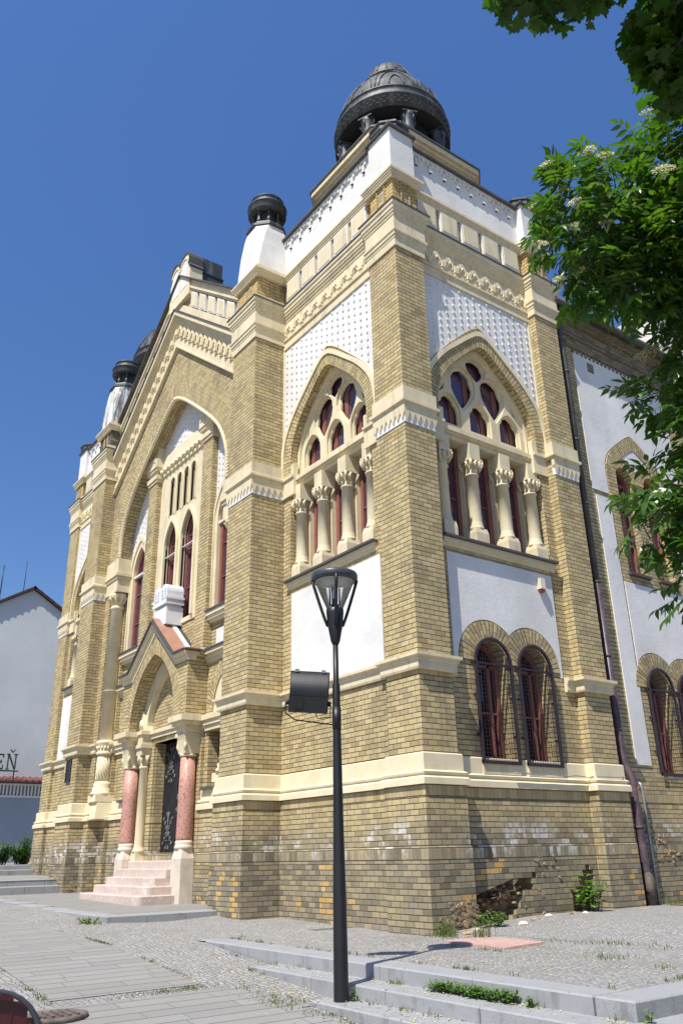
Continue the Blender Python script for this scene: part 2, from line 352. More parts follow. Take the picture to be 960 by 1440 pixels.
def pointed(c,hw,zs,H,n=8):
    cc=(H*H-hw*hw)/(2*hw); Rr=hw+cc; l=[]
    a1=math.atan2(H,cc)
    for k in range(n+1):
        a=a1*k/n; l.append((c+cc-Rr*math.cos(a),zs+Rr*math.sin(a)))
    return l+[(2*c-x,z) for x,z in l[-2::-1]]
def rnd(c,hw,zs,n=14): return [(c-hw*math.cos(math.pi*k/n),zs+hw*math.sin(math.pi*k/n)) for k in range(n+1)]
def inside(poly,x,z):
    r=False; n=len(poly)
    for i in range(n):
        x1,z1=poly[i]; x2,z2=poly[(i+1)%n]
        if (z1>z)!=(z2>z) and x<(x2-x1)*(z-z1)/(z2-z1)+x1: r=not r
    return r
def studs(mb,poly,v,u0,u1,z0,z1,pu=.185,pz=.155,s=.021,avoid=()):
    i=0; u=u0
    while u<u1:
        z=z0+(pz/2 if i%2 else 0)
        while z<z1:
            if all(inside(poly,u+a,z+b) for a in(-s*1.3,s*1.3) for b in (-s*1.3,s*1.3)) and not any(inside(q,u,z) for q in avoid):
                mb.box(u-s,u+s,v,v+.02,z-s*1.1,z+s*1.1)
            z+=pz
        u+=pu/1.; i+=1
def sidewall(x0): return lambda u,v,z:(x0+v,u,z)

PROF_BASE=[(-.06,1.87),(.105,1.87),(.105,1.955),(.085,1.975),(.06,1.985),(.06,2.0),(.085,2.01),(.09,2.035),(.06,2.055),(.045,2.06),(.045,2.285),(.03,2.30),(-.06,2.30)]
PROF_STR=[(-.06,3.47),(.05,3.47),(.06,3.50),(.06,3.60),(.08,3.615),(.08,3.64),(.12,3.66),(.12,3.705),(.02,3.72),(-.06,3.72)]
PROF_MID=[(-.06,7.90),(.035,7.90),(.035,7.92),(.075,7.935),(.075,7.985),(.04,8.01),(.04,8.235),(.02,8.25),(-.06,8.25)]
PROF_CAP=[(-.06,11.2),(.03,11.2),(.03,11.34),(.04,11.36),(.04,11.40),(.06,11.42),(.06,11.48),(.08,11.50),(.08,11.55),(.05,11.57),(.045,11.86),(.06,11.87),(.06,11.92),(.08,11.93),(.08,11.98),(.10,11.99),(.10,12.06),(.125,12.085),(.125,12.15),(-.06,12.15)]
PROF_WCAP=[(-.06,11.80),(.03,11.80),(.03,11.86),(.055,11.87),(.055,11.92),(.08,11.93),(.08,11.98),(.10,11.99),(.10,12.06),(.125,12.085),(.125,12.15),(-.06,12.15)]
PROF_DADO=[(-.06,12.153),(.14,12.153),(.14,12.185),(.05,12.20),(-.06,12.20)]
PROF_UP=[(-.06,12.84),(.03,12.84),(.03,12.88),(.05,12.895),(.05,12.925),(.07,12.94),(.07,12.97),(.09,12.985),(.09,13.03),(.02,13.06),(.02,13.14),(-.06,13.16)]

PLR=[(-4.86,-.29),(-4.86,-.64),(-3.9,-.64),(-3.9,.1),(-.77,.1),(-.77,0),(0,0),(0,.66),(-.2,.66),(-.2,3.7),(0,3.7),(0,4.37),(-.3,4.37)]
PLL=[(2*CX-x,y) for x,y in PLR[:-6]][::-1]            # left tower: corner .. pier (front only)
PLL=[(2*CX,4.37),(2*CX,0)]+PLL[1:] if PLL[0]!=(2*CX,0) else [(2*CX,4.37)]+PLL
def part(mb,name,mat,par=SYN): return mb.build(name,mat,par)
def sw(name,paths,prof,mat):
    for p in paths:
        m=MB(); m.sweep(p,prof); part(m,name,mat)

# plinth, base course, strings, bands follow every step of the plan
PC_R=[(-7.0,.1),(-5.58,.1),(-5.58,-.0),(-5.18,-.0),(-5.18,-.29)]
PC_L=[(2*CX-x,y) for x,y in PC_R][::-1]
plR=PC_R+PLR[0:]; plL=PLL+PC_L
plR1=PC_R+PLR[:8]+[(-.2,.66)]; plR2=[(-.2,3.7)]+PLR[10:]
for p in (plL,plR1,plR2):
    m=MB(); m.sweep(p,[(-.1,-1.),(.075,-1.),(.075,1.06),(.06,1.075),(.06,1.88),(-.1,1.88)]); part(m,'plinth',M['brick'])
sw('base_course',(plL,plR),PROF_BASE,M['creamd'])
strR=[PC_R[2:]+PLR[:8],PLR[9:]]; strR=[PC_R+PLR[:8]+[(-.2,.66),(-.2,.9)],[(-.2,3.45)]+PLR[9:]]
strL=[plL]
sw('string_course',strR+strL,PROF_STR,M['cream'])
mid=[PLR[:9]+[(-.2,.98)],[(-.2,3.38)]+PLR[9:]]
midR=[PLR[:4]+[(-3.48,.1)],[(-1.19,.1)]+PLR[4:9]+[(-.2,1.04)],[(-.2,3.32)]+PLR[9:]]
midL=[[(2*CX-x,y) for x,y in p][::-1] for p in (PLR[:4]+[(-3.48,.1)],)]+[[(2*CX,4.37),(2*CX,0),(2*CX+.77,0),(2*CX+.77,.1),(2*CX+1.19,.1)]]
sw('mid_band',midR+midL,PROF_MID,M['cream'])
pil=[[(-4.86,-.29),(-4.86,-.64),(-3.9,-.64),(-3.9,.1)],[(-.77,.1),(-.77,0),(0,0),(0,.66),(-.2,.66)],[(-.2,3.7),(0,3.7),(0,4.37),(-.3,4.37)]]
pilL=[[(2*CX-x,y) for x,y in pil[0]][::-1],[(2*CX,.66),(2*CX,0),(2*CX+.77,0),(2*CX+.77,.1)]]
allp=pil+pilL
bays=[[(-3.9+.14,.1),(-.77-.14,.1)],[(-.2,.66+.14),(-.2,3.7-.14)],[(2*CX+.77+.14,.1),(2*CX+3.9-.14,.1)]]
sw('capital_band',allp,PROF_CAP,M['cream'])
sw('cornice',[[(-3.9,.1),(-.77,.1)],[(-.2,.66),(-.2,3.7)],[(2*CX+.77,.1),(2*CX+3.9,.1)]],PROF_WCAP,M['cream'])
dadoR=[(-4.86,-.2)]+PLR[1:]; dadoL=[(2*CX-x,y) for x,y in dadoR[:-6]][::-1]; dadoL=[(2*CX,4.37),(2*CX,0)]+dadoL[1:]
for p in (dadoR,dadoL):
    m=MB(); m.sweep(p,PROF_DADO); part(m,'cornice_flashing',M['flash'])
    m=MB(); m.sweep(p,[(-.2,12.2),(.03,12.2),(.03,12.31),(.0,12.33),(-.2,12.33)]); part(m,'parapet_dado',M['cream'])
sw('parapet_moulding',[dadoR,dadoL],PROF_UP,M['cream'])

# pilasters and piers
def pilaster(name,x0,x1,y0,y1,z1=12.3):
    m=MB(); m.box(x0,x1,y0,y1,-.6,z1); part(m,name,M['brick'])
pilaster('corner_pilaster',-.77,0,0,.66); pilaster('corner_pilaster',-.6,0,3.7,4.37); pilaster('corner_pilaster',2*CX,2*CX+.77,0,.66)
pilaster('pier',-4.86,-3.9,-.64,.2); pilaster('pier',2*CX+3.9,2*CX+4.86,-.64,.2)

# zigzag bands
def zigzag(T,u0,u1,v):
    w=MB(T); w.box(u0-.012,u1+.012,v-.05,v+.014,7.56,7.80); o=part(w,'zigzag_backing',M['white'])
    n=max(3,round((u1-u0)/.118)); s=(u1-u0+.07)/n; a=u0-.035
    poly=[(a,7.905)]+[q for k in range(n) for q in ((a+k*s,7.75),(a+(k+.5)*s,7.605))]+[(a+n*s,7.75),(a+n*s,7.905)]
    m=MB(T); m.prism(poly[::-1],v-.03,v+.036); m.build('zigzag_band',M['cream'],o)
for T,u0,u1,v in ((FRONT,-.77,0,0),(SIDE,0,.66,0),(SIDE,3.7,4.37,0),(FRONT,-4.86,-3.9,.64),(sidewall(-3.9),-.64,.1,0),(LEFT,-4.86,-3.9,.64),(LEFT,-.77,0,0),(sidewall(2*CX+4.86),-.64,-.29,0),(sidewall(2*CX+.77),0,.1,0)): zigzag(T,u0,u1,v)
for q in ((-3.9,-3.48,.06,.3),(-1.19,-.77,.06,.3),(-.4,-.165,3.32,3.7),(-.4,-.165,.66,1.04),(2*CX+.77,2*CX+1.19,.06,.3)):
    m=MB(); m.box(*q,7.57,7.9); part(m,'mid_band',M['cream'])

# ---- big pointed tower windows
def column(par,T,u,v,z0,z1,r,name='column'):
    m=MB(T)
    # pedestal, base, shaft, capital, block
    m.box(u-r*1.28,u+r*1.28,v-r*1.28,v+r*1.28,z0,z0+.2)
    m.box(u-r*1.27,u+r*1.27,v-r*1.27,v+r*1.27,z0+.2,z0+.29,top=(r*.16,r*.16))
    h=z1-z0
    m.lathe((u,v),[(r*1.18,z0+.27),(r*1.24,z0+.30),(r*1.18,z0+.33),(r*1.06,z0+.345),(r*1.12,z0+.37),(r*1.02,z0+.39),(r,z0+.43),(r*.93,z1-.62),(r*1.1,z1-.615),(r*1.12,z1-.59),(r*.95,z1-.575),(r*.98,z1-.5),(r*1.1,z1-.40),(r*1.25,z1-.35)],20)
    for a in (-1,1):
        for b in (-1,1):
            m.tube([(u+a*r*.85,v+b*r*.85,z1-.52),(u+a*r*1.15,v+b*r*1.15,z1-.42),(u+a*r*1.22,v+b*r*1.22,z1-.355),(u+a*r*.95,v+b*r*.95,z1-.37)],[r*.16,r*.24,r*.24,r*.16],6)
        m.tube([(u+a*r*.2,v+r*1.2,z1-.5),(u+a*r*.55,v+r*1.45,z1-.41),(u+a*r*.3,v+r*1.4,z1-.36)],[r*.2,r*.25,r*.15],5)
        m.tube([(u+r*1.2*a,v+r*.2,z1-.5),(u+r*1.45*a,v+.55*r,z1-.41),(u+r*1.4*a,v+.3*r,z1-.36)],[r*.2,r*.25,r*.15],5)
    m.box(u-r*1.3,u+r*1.3,v-r*1.3,v+r*1.3,z1-.34,z1-.29)
    m.box(u-r*1.08,u+r*1.08,v-r*1.6,v+r*1.06,z1-.29,z1)
    return m.build(name,M['cream'],par)
def light_hole(c,z0,hw,H,k=1.,cusp=0.):
    # arched light with flat foot
    arch=pointed(c,hw*k,z0+H*.42,H*.58*k,6)
    pts=[(c-hw*k,z0+(1-k)*.3)]+arch+[(c+hw*k,z0+(1-k)*.3)]
    return cuspy(pts,c,z0+H*.45,cusp)
def mouch(c,z0,hw,H,lean,k=1.,cusp=0.):
    base=[(0,0),(.30,.10),(.62,.24),(.92,.42),(1,.58),(.93,.74),(.70,.87),(.40,.95),(0,1)]
    l=[(c-hw*k*x+lean*(y-.5)*.6,z0+H*.5+(y-.5)*H*k) for x,y in base]; r=[(c+hw*k*x+lean*(y-.5)*.6,z0+H*.5+(y-.5)*H*k) for x,y in base]
    return cuspy(l+r[-2:0:-1],c,z0+H*.55,cusp)
def cuspy(pts,cx,cz,a):
    if not a: return pts
    out=[]; n=len(pts)
    for i,(x,z) in enumerate(pts):
        f=1.
        for q in (int(n*.30),int(n*.70)):
            if abs(i-q)==0: f=1-a
        out.append((cx+(x-cx)*f,cz+(z-cz)*f))
    return out
def tower_window(T,c,vw,k):
    E=node_empty('tower_window',SYN,T(c,vw,5.8))
    hw=1.22; zs=8.0; H=1.87
    inn=keel(c,hw,zs,H,HT); 
    # tracery: two plates, front with wide openings, back with cusped ones
    outer=[(c-hw-.06,7.93)]+keel(c,hw+.03,zs,H+.03,HT)+[(c+hw+.06,7.93)]
    def holes(k,cu):
        hs=[light_hole(c-.78,8.11,.28,.66,k,cu),light_hole(c,8.11,.28,.66,k,cu),light_hole(c+.78,8.11,.28,.66,k,cu)]
        hs+=[mouch(c-.39,8.48,.325,.98,.10,k,cu),mouch(c+.39,8.48,.325,.98,-.10,k,cu)]
        hs+=[mouch(c,9.22,.27,.53,0,k,cu)]
        for s in(-1,1): hs.append([(c+s*1.02,8.72),(c+s*.90,8.80),(c+s*.86,8.95)][::s])
        return hs
    m=MB(T); m.prism(outer,vw-.21,vw-.16,[h for h in holes(1.,0)]); m.build('tracery',M['cream'],E)
    m=MB(T); m.prism(outer,vw-.26,vw-.213,[h for h in holes(.88,.13)]); m.build('tracery',M['creamd'],E)
    # second order between brick arch and tracery
    m=MB(T); m.ring(keel(c,hw-.05,zs,H-.055,HT),keel(c,hw+.05,zs,H+.06,HT),vw-.26,vw-.11,False); m.build('arch_moulding',M['cream'],E)
    # entablature
    m=MB(T); m.box(c-1.3,c+1.3,vw-.5,vw-.10,7.75,7.83); m.box(c-1.3,c+1.3,vw-.5,vw-.05,7.83,7.87); m.box(c-1.3,c+1.3,vw-.5,vw-.01,7.87,7.955); m.build('lintel',M['cream'],E)
    # columns
    for d in (-1.12,-.385,.385,1.12): column(E,T,c+d,vw-.14,5.83,7.75,.116)
    m=MB(T)
    for d in (-1.12,-.385,.385,1.12): m.box(c+d-.115,c+d+.115,vw-.40,vw-.25,5.83,7.76)
    m.build('mullion',M['cream'],E)
    fr=MB(T)
    for d in (-.75,0,.75):
        p=MB(T); p.box(c+d-.27,c+d+.27,vw-.39,vw-.38,5.84,7.75); p.build('pane',M['glass'],E)
        for a in(-1,1): fr.box(c+d+a*.225-.05,c+d+a*.225+.05,vw-.38,vw-.345,5.84,7.75)
        fr.box(c+d-.17,c+d+.17,vw-.38,vw-.36,6.72,6.745); fr.box(c+d-.17,c+d+.17,vw-.38,vw-.36,5.84,5.92)
    fr.build('frame',M['red'],E)
    p=MB(T); p.prism([(c-hw,7.96)]+keel(c,hw-.02,zs,H-.02,HT)+[(c+hw,7.96)],vw-.34,vw-.325); p.build('pane',M['glass'],E)
    # red strips behind the tracery openings
    fr=MB(T)
    for d in (-.78,0,.78): fr.box(c+d+k*.20-.06,c+d+k*.20+.06,vw-.33,vw-.31,8.05,8.72)
    for d in (-.385,.385): fr.box(c+d+k*.2-.06,c+d+k*.2+.06,vw-.33,vw-.31,8.55,9.3)
    fr.build('frame',M['red'],E)
    m=MB(T); m.box(c-1.36,c+1.36,vw-.5,vw+.03,5.62,5.68); m.box(c-1.36,c+1.36,vw-.5,vw+.07,5.68,5.76); m.build('sill',M['creamd'],E)
    m=MB(T); m.box(c-1.38,c+1.38,vw-.55,vw+.13,5.763,5.80)
    for d in (-.75,0,.75): m.box(c+d-.24,c+d+.24,vw-.45,vw+.05,5.80,5.845)
    m.build('sill_flashing',M['flash'],E)
    return inn

def bay(T,c,uL,uR,vw,k,ground):
    hw=1.22; zs=8.0; H=1.87
    zb=1.6
    outer=[(uL,zb),(uR,zb),(uR,12.3),(uL,12.3)]
    hole=[(c-1.31,5.7),(c-1.31,7.95),(c-hw-.02,7.95)]+keel(c,hw+.02,zs,H+.02,HT)+[(c+hw+.02,7.95),(c+1.31,7.95),(c+1.31,5.7)]
    holes=[hole]
    if ground:
        for d in(-.49,.49): holes.append([(c+d-.36,2.30)]+rnd(c+d,.36,3.78)+[(c+d+.36,2.30)])
    m=MB(T); m.prism(outer,vw-.62,vw,holes); part(m,'tower_wall',M['brick'])
    tower_window(T,c,vw,k)
    # voussoir ring and hood
    m=MB(T); m.ring(keel(c,hw+.03,zs,H+.03,HT),keel(c,hw+.28,zs,H+.265,HT),vw-.2,vw+.049); part(m,'brick_arch',M['brick'])
    m=MB(T); m.ring(keel(c,hw+.282,zs,H+.268,HT),keel(c,hw+.37,zs,H+.37,HT),vw-.1,vw+.075,False); part(m,'hood_mould',M['creamd'])
    # white lattice with studs
    lat=[(uL+.05,8.26),(uL+.05,11.08),(uR-.05,11.08),(uR-.05,8.26),(min(uR-.06,c+hw+.36),8.26)]+[p for p in keel(c,hw+.36,zs+.24,H+.25)[::-1] if uL+.06<p[0]<uR-.06 and p[1]>8.27]+[(max(uL+.06,c-hw-.33),8.26)]
    m=MB(T); m.prism(lat[::-1],vw-.05,vw+.022); studs(m,lat,vw+.02,uL+.13,uR-.08,8.3,11.06); part(m,'lattice_panel',M['white'])
    for a in (uL,uR-.047):
        m=MB(T); m.box(a,a+.047,vw-.05,vw+.04,8.26,11.1); part(m,'panel_border',M['creamd'])
    # frieze
    m=MB(T); m.box(uL,uR,vw-.05,vw+.05,11.085,11.15); m.box(uL,uR,vw-.05,vw+.03,11.15,11.30); m.box(uL,uR,vw-.05,vw+.06,11.30,11.34); m.box(uL,uR,vw-.05,vw+.015,11.34,11.80); part(m,'frieze_band',M['cream'])
    fz=MB(T); n=9; s=(uR-uL)/n
    for i in range(n):
        a=uL+(i+.5)*s
        fz.ring(pointed(a,s*.27,11.50,.15,4),pointed(a,s*.42,11.50,.25,4),vw,vw+.045,False)
        fz.ring(pointed(a,s*.13,11.50,.06,3),pointed(a,s*.20,11.50,.10,3),vw,vw+.035,False)
        fz.tube([(a,vw+.05,11.56),(a,vw+.05,11.62)],.022,6)
    for i in range(n+1):
        a=uL+i*s
        if i in(0,n): a+=.05*(1 if i==0 else -1)
        fz.box(a-.05,a+.05,vw,vw+.07,11.43,11.50); fz.box(a-.035,a+.035,vw,vw+.05,11.38,11.43); fz.box(a-.025,a+.025,vw,vw+.05,11.50,11.60)
    part(fz,'frieze',M['creamd'])
    # row of raised panels
    m=MB(T); m.box(uL,uR,vw-.4,vw-.01,12.2,12.9); part(m,'parapet_wall',M['ybrick'])
    n=5; s=(uR-uL-.12)/n
    for i in range(n):
        a=uL+.12+i*s
        m=MB(T); m.box(a,a+s-.12,vw-.05,vw+.045,12.315,12.84); o=part(m,'parapet_panel',M['white'])
        m=MB(T); m.box(a+.035,a+s-.155,vw,vw+.055,12.36,12.80); m.build('panel_field',M['cream'],o)
    # white parapet with hanging ornaments
    m=MB(T); m.box(uL-.1,uR+.1,vw-.35,vw-.02,13.12,14.10); part(m,'parapet_wall',M['white'])
    fz=MB(T); n=8; s=(uR-uL)/n
    for i in range(n):
        a=uL+(i+.5)*s
        for d in(-1,1):
            fz.box(a+d*.075-.028,a+d*.075+.028,vw-.05,vw+.025,13.93,14.04)
        fz.box(a-.03,a+.03,vw-.05,vw+.015,13.78,13.98); fz.box(a-.036,a+.036,vw-.05,vw+.026,13.78,13.83)
        fz.box(a-s/2-.05,a-s/2+.05,vw-.05,vw+.03,13.98,14.09)
    fz.box(uL-.05,uR+.05,vw-.05,vw+.02,14.03,14.1)
    part(fz,'parapet_ornament',M['white'])
    m=MB(T); m.box(uL-.1,uR+.1,vw-.45,vw+.09,14.103,14.15); part(m,'parapet_coping',M['flash'])
CF=-2.335
bay(FRONT,CF,-3.9,-.77,-.1,-1,False); bay(SIDE,2.18,.66,3.7,-.2,1,True); bay(LEFT,CF,-3.9,-.77,-.1,1,False)

# plaster fields below the big windows
def plaster(T,poly,v,name='plaster_panel'):
    m=MB(T); m.prism(poly,v-.05,v+.018); part(m,name,M['white'])
for T in (FRONT,LEFT):
    plaster(T,[(-3.58,3.74),(-.90,3.74),(-.90,5.53),(-3.58,5.53)],-.1)
    m=MB(T); m.box(-3.62,-.86,-.2,-.085,5.535,5.62); part(m,'soldier_course',M['brick'])
    m=MB(T); m.box(-3.9,-.77,-.15,-.085,2.32,3.45); part(m,'wall_strip',M['brick'])
zc=3.78; ro=.70
aL=[p for p in rnd(2.18-.49,ro,zc,20) if p[0]<=2.18]; aR=[p for p in rnd(2.18+.49,ro,zc,20) if p[0]>=2.18]
zm=zc+math.sqrt(ro*ro-.49*.49)
plaster(SIDE,[(.90,3.70),(.90,5.53),(3.42,5.53),(3.42,3.70),(2.18+1.19,3.70)]+aR[::-1]+[(2.18,zm)]+aL[::-1]+[(2.18-1.19,3.70)],-.2)
m=MB(SIDE); m.box(.86,3.46,-.3,-.185,5.535,5.62); part(m,'soldier_course',M['brick'])

def ground_window(T,c,vw,zb=2.28,zs=3.78,side=0):
    E=node_empty('ground_window',SYN,T(c,vw,zb))
    f=[(c-.335,zb)]+rnd(c,.335,zs)+[(c+.335,zb)]
    m=MB(T); m.prism(f,vw-.25,vw-.235); m.build('pane',M['glass2'],E)
    fr=MB(T); fr.extrude_path([(c-.33,zb)]+rnd(c,.33,zs)+[(c+.33,zb)],[(0,vw-.24),(-.06,vw-.24),(-.06,vw-.17),(0,vw-.17)]); fr.box(c-.3,c+.3,vw-.24,vw-.18,zs-.05,zs+.0); fr.box(c-.3,c+.3,vw-.24,vw-.18,zb,zb+.07); fr.box(c-.3,c+.3,vw-.24,vw-.19,zb+.72,zb+.745); fr.box(c+.10,c+.16,vw-.24,vw-.18,zb,zs)
    fr.build('frame',M['red'],E)
    o=MB(T); hw=.415
    P=[(c-hw,zb-.06)]+rnd(c,hw,zs-.02,18)+[(c+hw,zb-.06)]
    o.extrude_path(P,[(0,vw+.06),(.0,vw+.095),(-.045,vw+.095),(-.045,vw+.06)])
    o.box(c-hw,c+hw,vw+.058,vw+.097,zb-.07,zb-.02); o.box(c-hw,c+hw,vw+.062,vw+.092,zs-.06,zs-.03)
    for s in (-1,1):
        for z in (zb+.35,zb+.95,zs-.05): o.box(c+s*(hw-.01)-.02,c+s*(hw-.01)+.02,vw-.02,vw+.075,z,z+.03)
    g=o.build('grille',M['maroon'],E)
    w=MB(T)
    for k in range(1,14):
        x=c-hw+2*hw*k/14; top=zs-.02+math.sqrt(max(0,hw*hw-(x-c)**2)); w.tube([(x,vw+.078,zb-.05),(x,vw+.078,top)],.0024,4,cap=False)
    k=0; z=zb-.03
    while z<zs+.38:
        h=hw if z<zs-.02 else math.sqrt(max(.0004,hw*hw-(z-zs+.02)**2)); w.tube([(c-h,vw+.076,z),(c+h,vw+.076,z)],.0024,4,cap=False); z+=.06
    w.build('wire_mesh',M['maroon'],g)
    return E
def paired_arches(T,c,vw,zs=3.78,d=.49):
    for s in(-1,1):
        i=rnd(c+s*d,.37,zs,16); o=rnd(c+s*d,.68,zs,16)
        o=[((min(x,c) if s<0 else max(x,c)),z) for x,z in o]
        m=MB(T); m.ring(i,o,vw-.38,vw+.022); part(m,'brick_arch',M['brick'])
ground_window(SIDE,2.18-.49,-.2); ground_window(SIDE,2.18+.49,-.2); paired_arches(SIDE,2.18,-.2)
m=MB(SIDE)
for d in (-.49,.49): m.box(2.18+d-.40,2.18+d+.40,-.3,-.13,2.06,2.235,)
part(m,'window_apron',M['cream'])

# corner blocks above the cornice
def corner_block(x0,x1,y0,y1,T,u0,u1,faces):
    z0,z1=12.30,12.86
    m=MB(); m.box(x0,x1,y0,y1,z0,z1); b=part(m,'parapet_block',M['ybrick'])
    for T,a,c2,v in faces:
        w=c2-a; k=MB(T); k.box(a+w*.36,a+w*.66,v-.02,v+.006,z0+.06,z1-.02); k.build('niche',M['brick'],b)
        k=MB(T); k.box(a+w*.32,a+w*.36,v-.02,v+.03,z0+.03,z1); k.box(a+w*.66,a+w*.70,v-.02,v+.03,z0+.03,z1); k.build('niche_edge',M['ybrick'],b)
    m=MB(); m.box(x0-.0,x1+.0,y0-.0,y1+.0,13.0,14.17); part(m,'parapet_pier',M['white'])
    m=MB(); m.box(x0-.06,x1+.06,y0-.06,y1+.06,14.172,14.225); o=part(m,'pier_lid',M['flash'])
    cx,cy=(x0+x1)/2,(y0+y1)/2
    m=MB(); m.lathe((cx,cy),[(.40,14.226),(.40,14.34),(.43,14.35),(.43,14.39),(.25,14.46),(.06,14.50)],8,False,math.pi/8); m.build('lid_cap',M['lead'],o)
corner_block(-.70,-.03,.03,.62,None,0,0,[(FRONT,-.70,-.03,-.03),(SIDE,.03,.62,-.03)])
corner_block(-.62,-.03,3.74,4.34,None,0,0,[(SIDE,3.74,4.34,-.03),(lambda u,v,z:(u,3.74-v,z),-.62,-.03,0)])
corner_block(2*CX+.03,2*CX+.70,.03,.62,None,0,0,[(LEFT,-.70,-.03,-.03),(sidewall(2*CX+.70),.03,.62,0)])

# tower cores, roofs and domes
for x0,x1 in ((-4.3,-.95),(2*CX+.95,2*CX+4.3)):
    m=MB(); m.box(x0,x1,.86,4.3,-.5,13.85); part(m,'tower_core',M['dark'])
    m=MB(); m.box(x0-.25 if x0>-9 else x0-.6,x1+.6 if x0>-9 else x1+.25,.25,4.25,13.9,13.98); part(m,'tower_roof',M['lead'])
    m=MB(); m.box(x0,x1+.2,3.9,4.2,12.2,14.0); part(m,'parapet_wall',M['white'])
def dome(cx,cy):
    E=node_empty('dome',SYN,(cx,cy,14))
    def octo(h,c): return [(cx-h,cy-c),(cx-c,cy-h),(cx+c,cy-h),(cx+h,cy-c),(cx+h,cy+c),(cx+c,cy+h),(cx-c,cy+h),(cx-h,cy+c)]
    def blk(mb,h,c,z0,z1):
        o=octo(h,c); a=[mb.pt((x,y,z0)) for x,y in o]; b=[mb.pt((x,y,z1)) for x,y in o]
        mb.fi(a[::-1]); mb.fi(b)
        for i in range(8): mb.fi([a[i],a[(i+1)%8],b[(i+1)%8],b[i]])
    m=MB(); blk(m,1.44,1.06,13.9,15.3); m.build('drum_base',M['brick'],E)
    m=MB(); blk(m,1.46,1.08,15.0,15.12); blk(m,1.49,1.09,15.18,15.34); blk(m,1.55,1.13,15.34,15.42); blk(m,1.62,1.17,15.42,15.55); m.build('drum_cornice',M['cream'],E)
    m=MB(); blk(m,1.65,1.19,15.553,15.60); m.build('drum_flashing',M['flash'],E)
    m=MB(); m.lathe((cx,cy),[(1.02,15.6),(1.02,16.85)],24,False); m.build('drum',M['dark'],E)  # drum coloured near-black: shade behind the columns put into the colour
    m=MB(); m.lathe((cx,cy),[(1.0,16.79),(1.375,16.795),(1.375,16.83)],48); m.build('soffit_shade',M['dark'],E)  # near-black sheet: shade under the dome ring painted in
    for k in range(8):
        a=math.pi*2*(k+.5)/8; x,y=cx+1.2*math.cos(a),cy+1.2*math.sin(a)
        m=MB(); m.lathe((x,y),[(.20,15.6),(.20,15.72),(.16,15.76),(.145,16.3),(.15,16.45),(.17,16.62),(.19,16.68)],14); m.build('dome_column',M['lead'],E)
        m=MB(); c,s=math.cos(a),math.sin(a)
        for q in range(5):
            b=2*math.pi*q/5; m.tube([(x+.14*math.cos(b),y+.14*math.sin(b),16.40),(x+.175*math.cos(b),y+.175*math.sin(b),16.52),(x+.20*math.cos(b),y+.20*math.sin(b),16.58)],[.014,.02,.012],5)
        m.lathe((x,y),[(.25,16.68),(.25,16.71)],4,False,a+math.pi/4); m.build('column_capital',M['lead'],E)
        w=math.pi*2*k/8
        m=MB(); x,y=cx+1.03*math.cos(w),cy+1.03*math.sin(w); t=Vector((-math.sin(w),math.cos(w)))
        P=[(x+t.x*q,y+t.y*q) for q in(-.22,.22)]
        m.face([(P[0][0],P[0][1],15.8),(P[1][0],P[1][1],15.8),(P[1][0],P[1][1],16.5),(x,y,16.7),(P[0][0],P[0][1],16.5)]); m.build('louvre',M['dark'],E)
    m=MB(); m.lathe((cx,cy),[(1.0,16.84),(1.36,16.838),(1.37,16.80),(1.40,16.80),(1.40,17.16),(1.43,17.18),(1.43,17.22),(1.36,17.25),(1.355,17.46),(1.375,17.47),(1.375,17.50),(1.32,17.53),(1.24,17.85),(1.08,18.2),(.86,18.52),(.64,18.76),(.60,18.80),(.67,18.83),(.67,18.87),(.61,18.92),(.60,19.05),(.48,19.32),(.28,19.52),(.10,19.64),(.10,19.70),(.04,19.78),(.01,19.9)],64); d=m.build('dome_shell',M['lead'],E)
    m=MB()
    for row,z in enumerate((16.95,17.03,17.11)):
        for k in range(54):
            a=2*math.pi*(k+.5*(row%2))/54; w=2*math.pi/54*.25
            p=[]
            for rr in (1.385,1.406):
                for aa,zz in ((a-w,z-.024),(a+w,z-.024),(a+w,z+.024),(a-w,z+.024)): p.append(m.pt((cx+rr*math.cos(aa),cy+rr*math.sin(aa),zz)))
            for q in ((4,5,6,7),(0,4,7,3),(1,2,6,5),(0,1,5,4),(3,7,6,2)): m.fi([p[i] for i in q])
    m.build('ring_ornament',M['dark'],d)  # near-black plates: shade inside pierced holes painted as colour
    m=MB()
    def rz(z): 
        T=[(17.5,1.32),(17.85,1.24),(18.2,1.08),(18.52,.86),(18.76,.64)]
        for i in range(4):
            if z<=T[i+1][0]: t=(z-T[i][0])/(T[i+1][0]-T[i][0]); return T[i][1]*(1-t)+T[i+1][1]*t
        return .64
    for k in range(8):
        a0=2*math.pi*(k+.25)/8
        for hw,H in ((.33,.98),(.14,.5)):
            P=[]
            for q in range(13):
                b=math.pi*q/12; da=-hw*math.cos(b)*(1-.2*math.sin(b)); z=17.55+H*math.sin(b)**.8; r=rz(z)+.018
                P.append((cx+r*math.cos(a0+da),cy+r*math.sin(a0+da),z))
            m.tube(P,.015,5)
        for dz in (0,):
            m.tube([(cx+(rz(z)+.012)*math.cos(a0+math.pi/8),cy+(rz(z)+.012)*math.sin(a0+math.pi/8),z) for z in (17.55,17.9,18.3,18.7)],.018,5)
    for k in range(16):
        a=2*math.pi*k/16; m.tube([(cx+r*math.cos(a),cy+r*math.sin(a),z) for r,z in ((.615,18.95),(.60,19.06),(.49,19.32),(.29,19.53))],.014,4)
    m.build('dome_rib',M['lead'],d)
dome(-2.4,2.2); dome(2*CX+2.4,2.2)

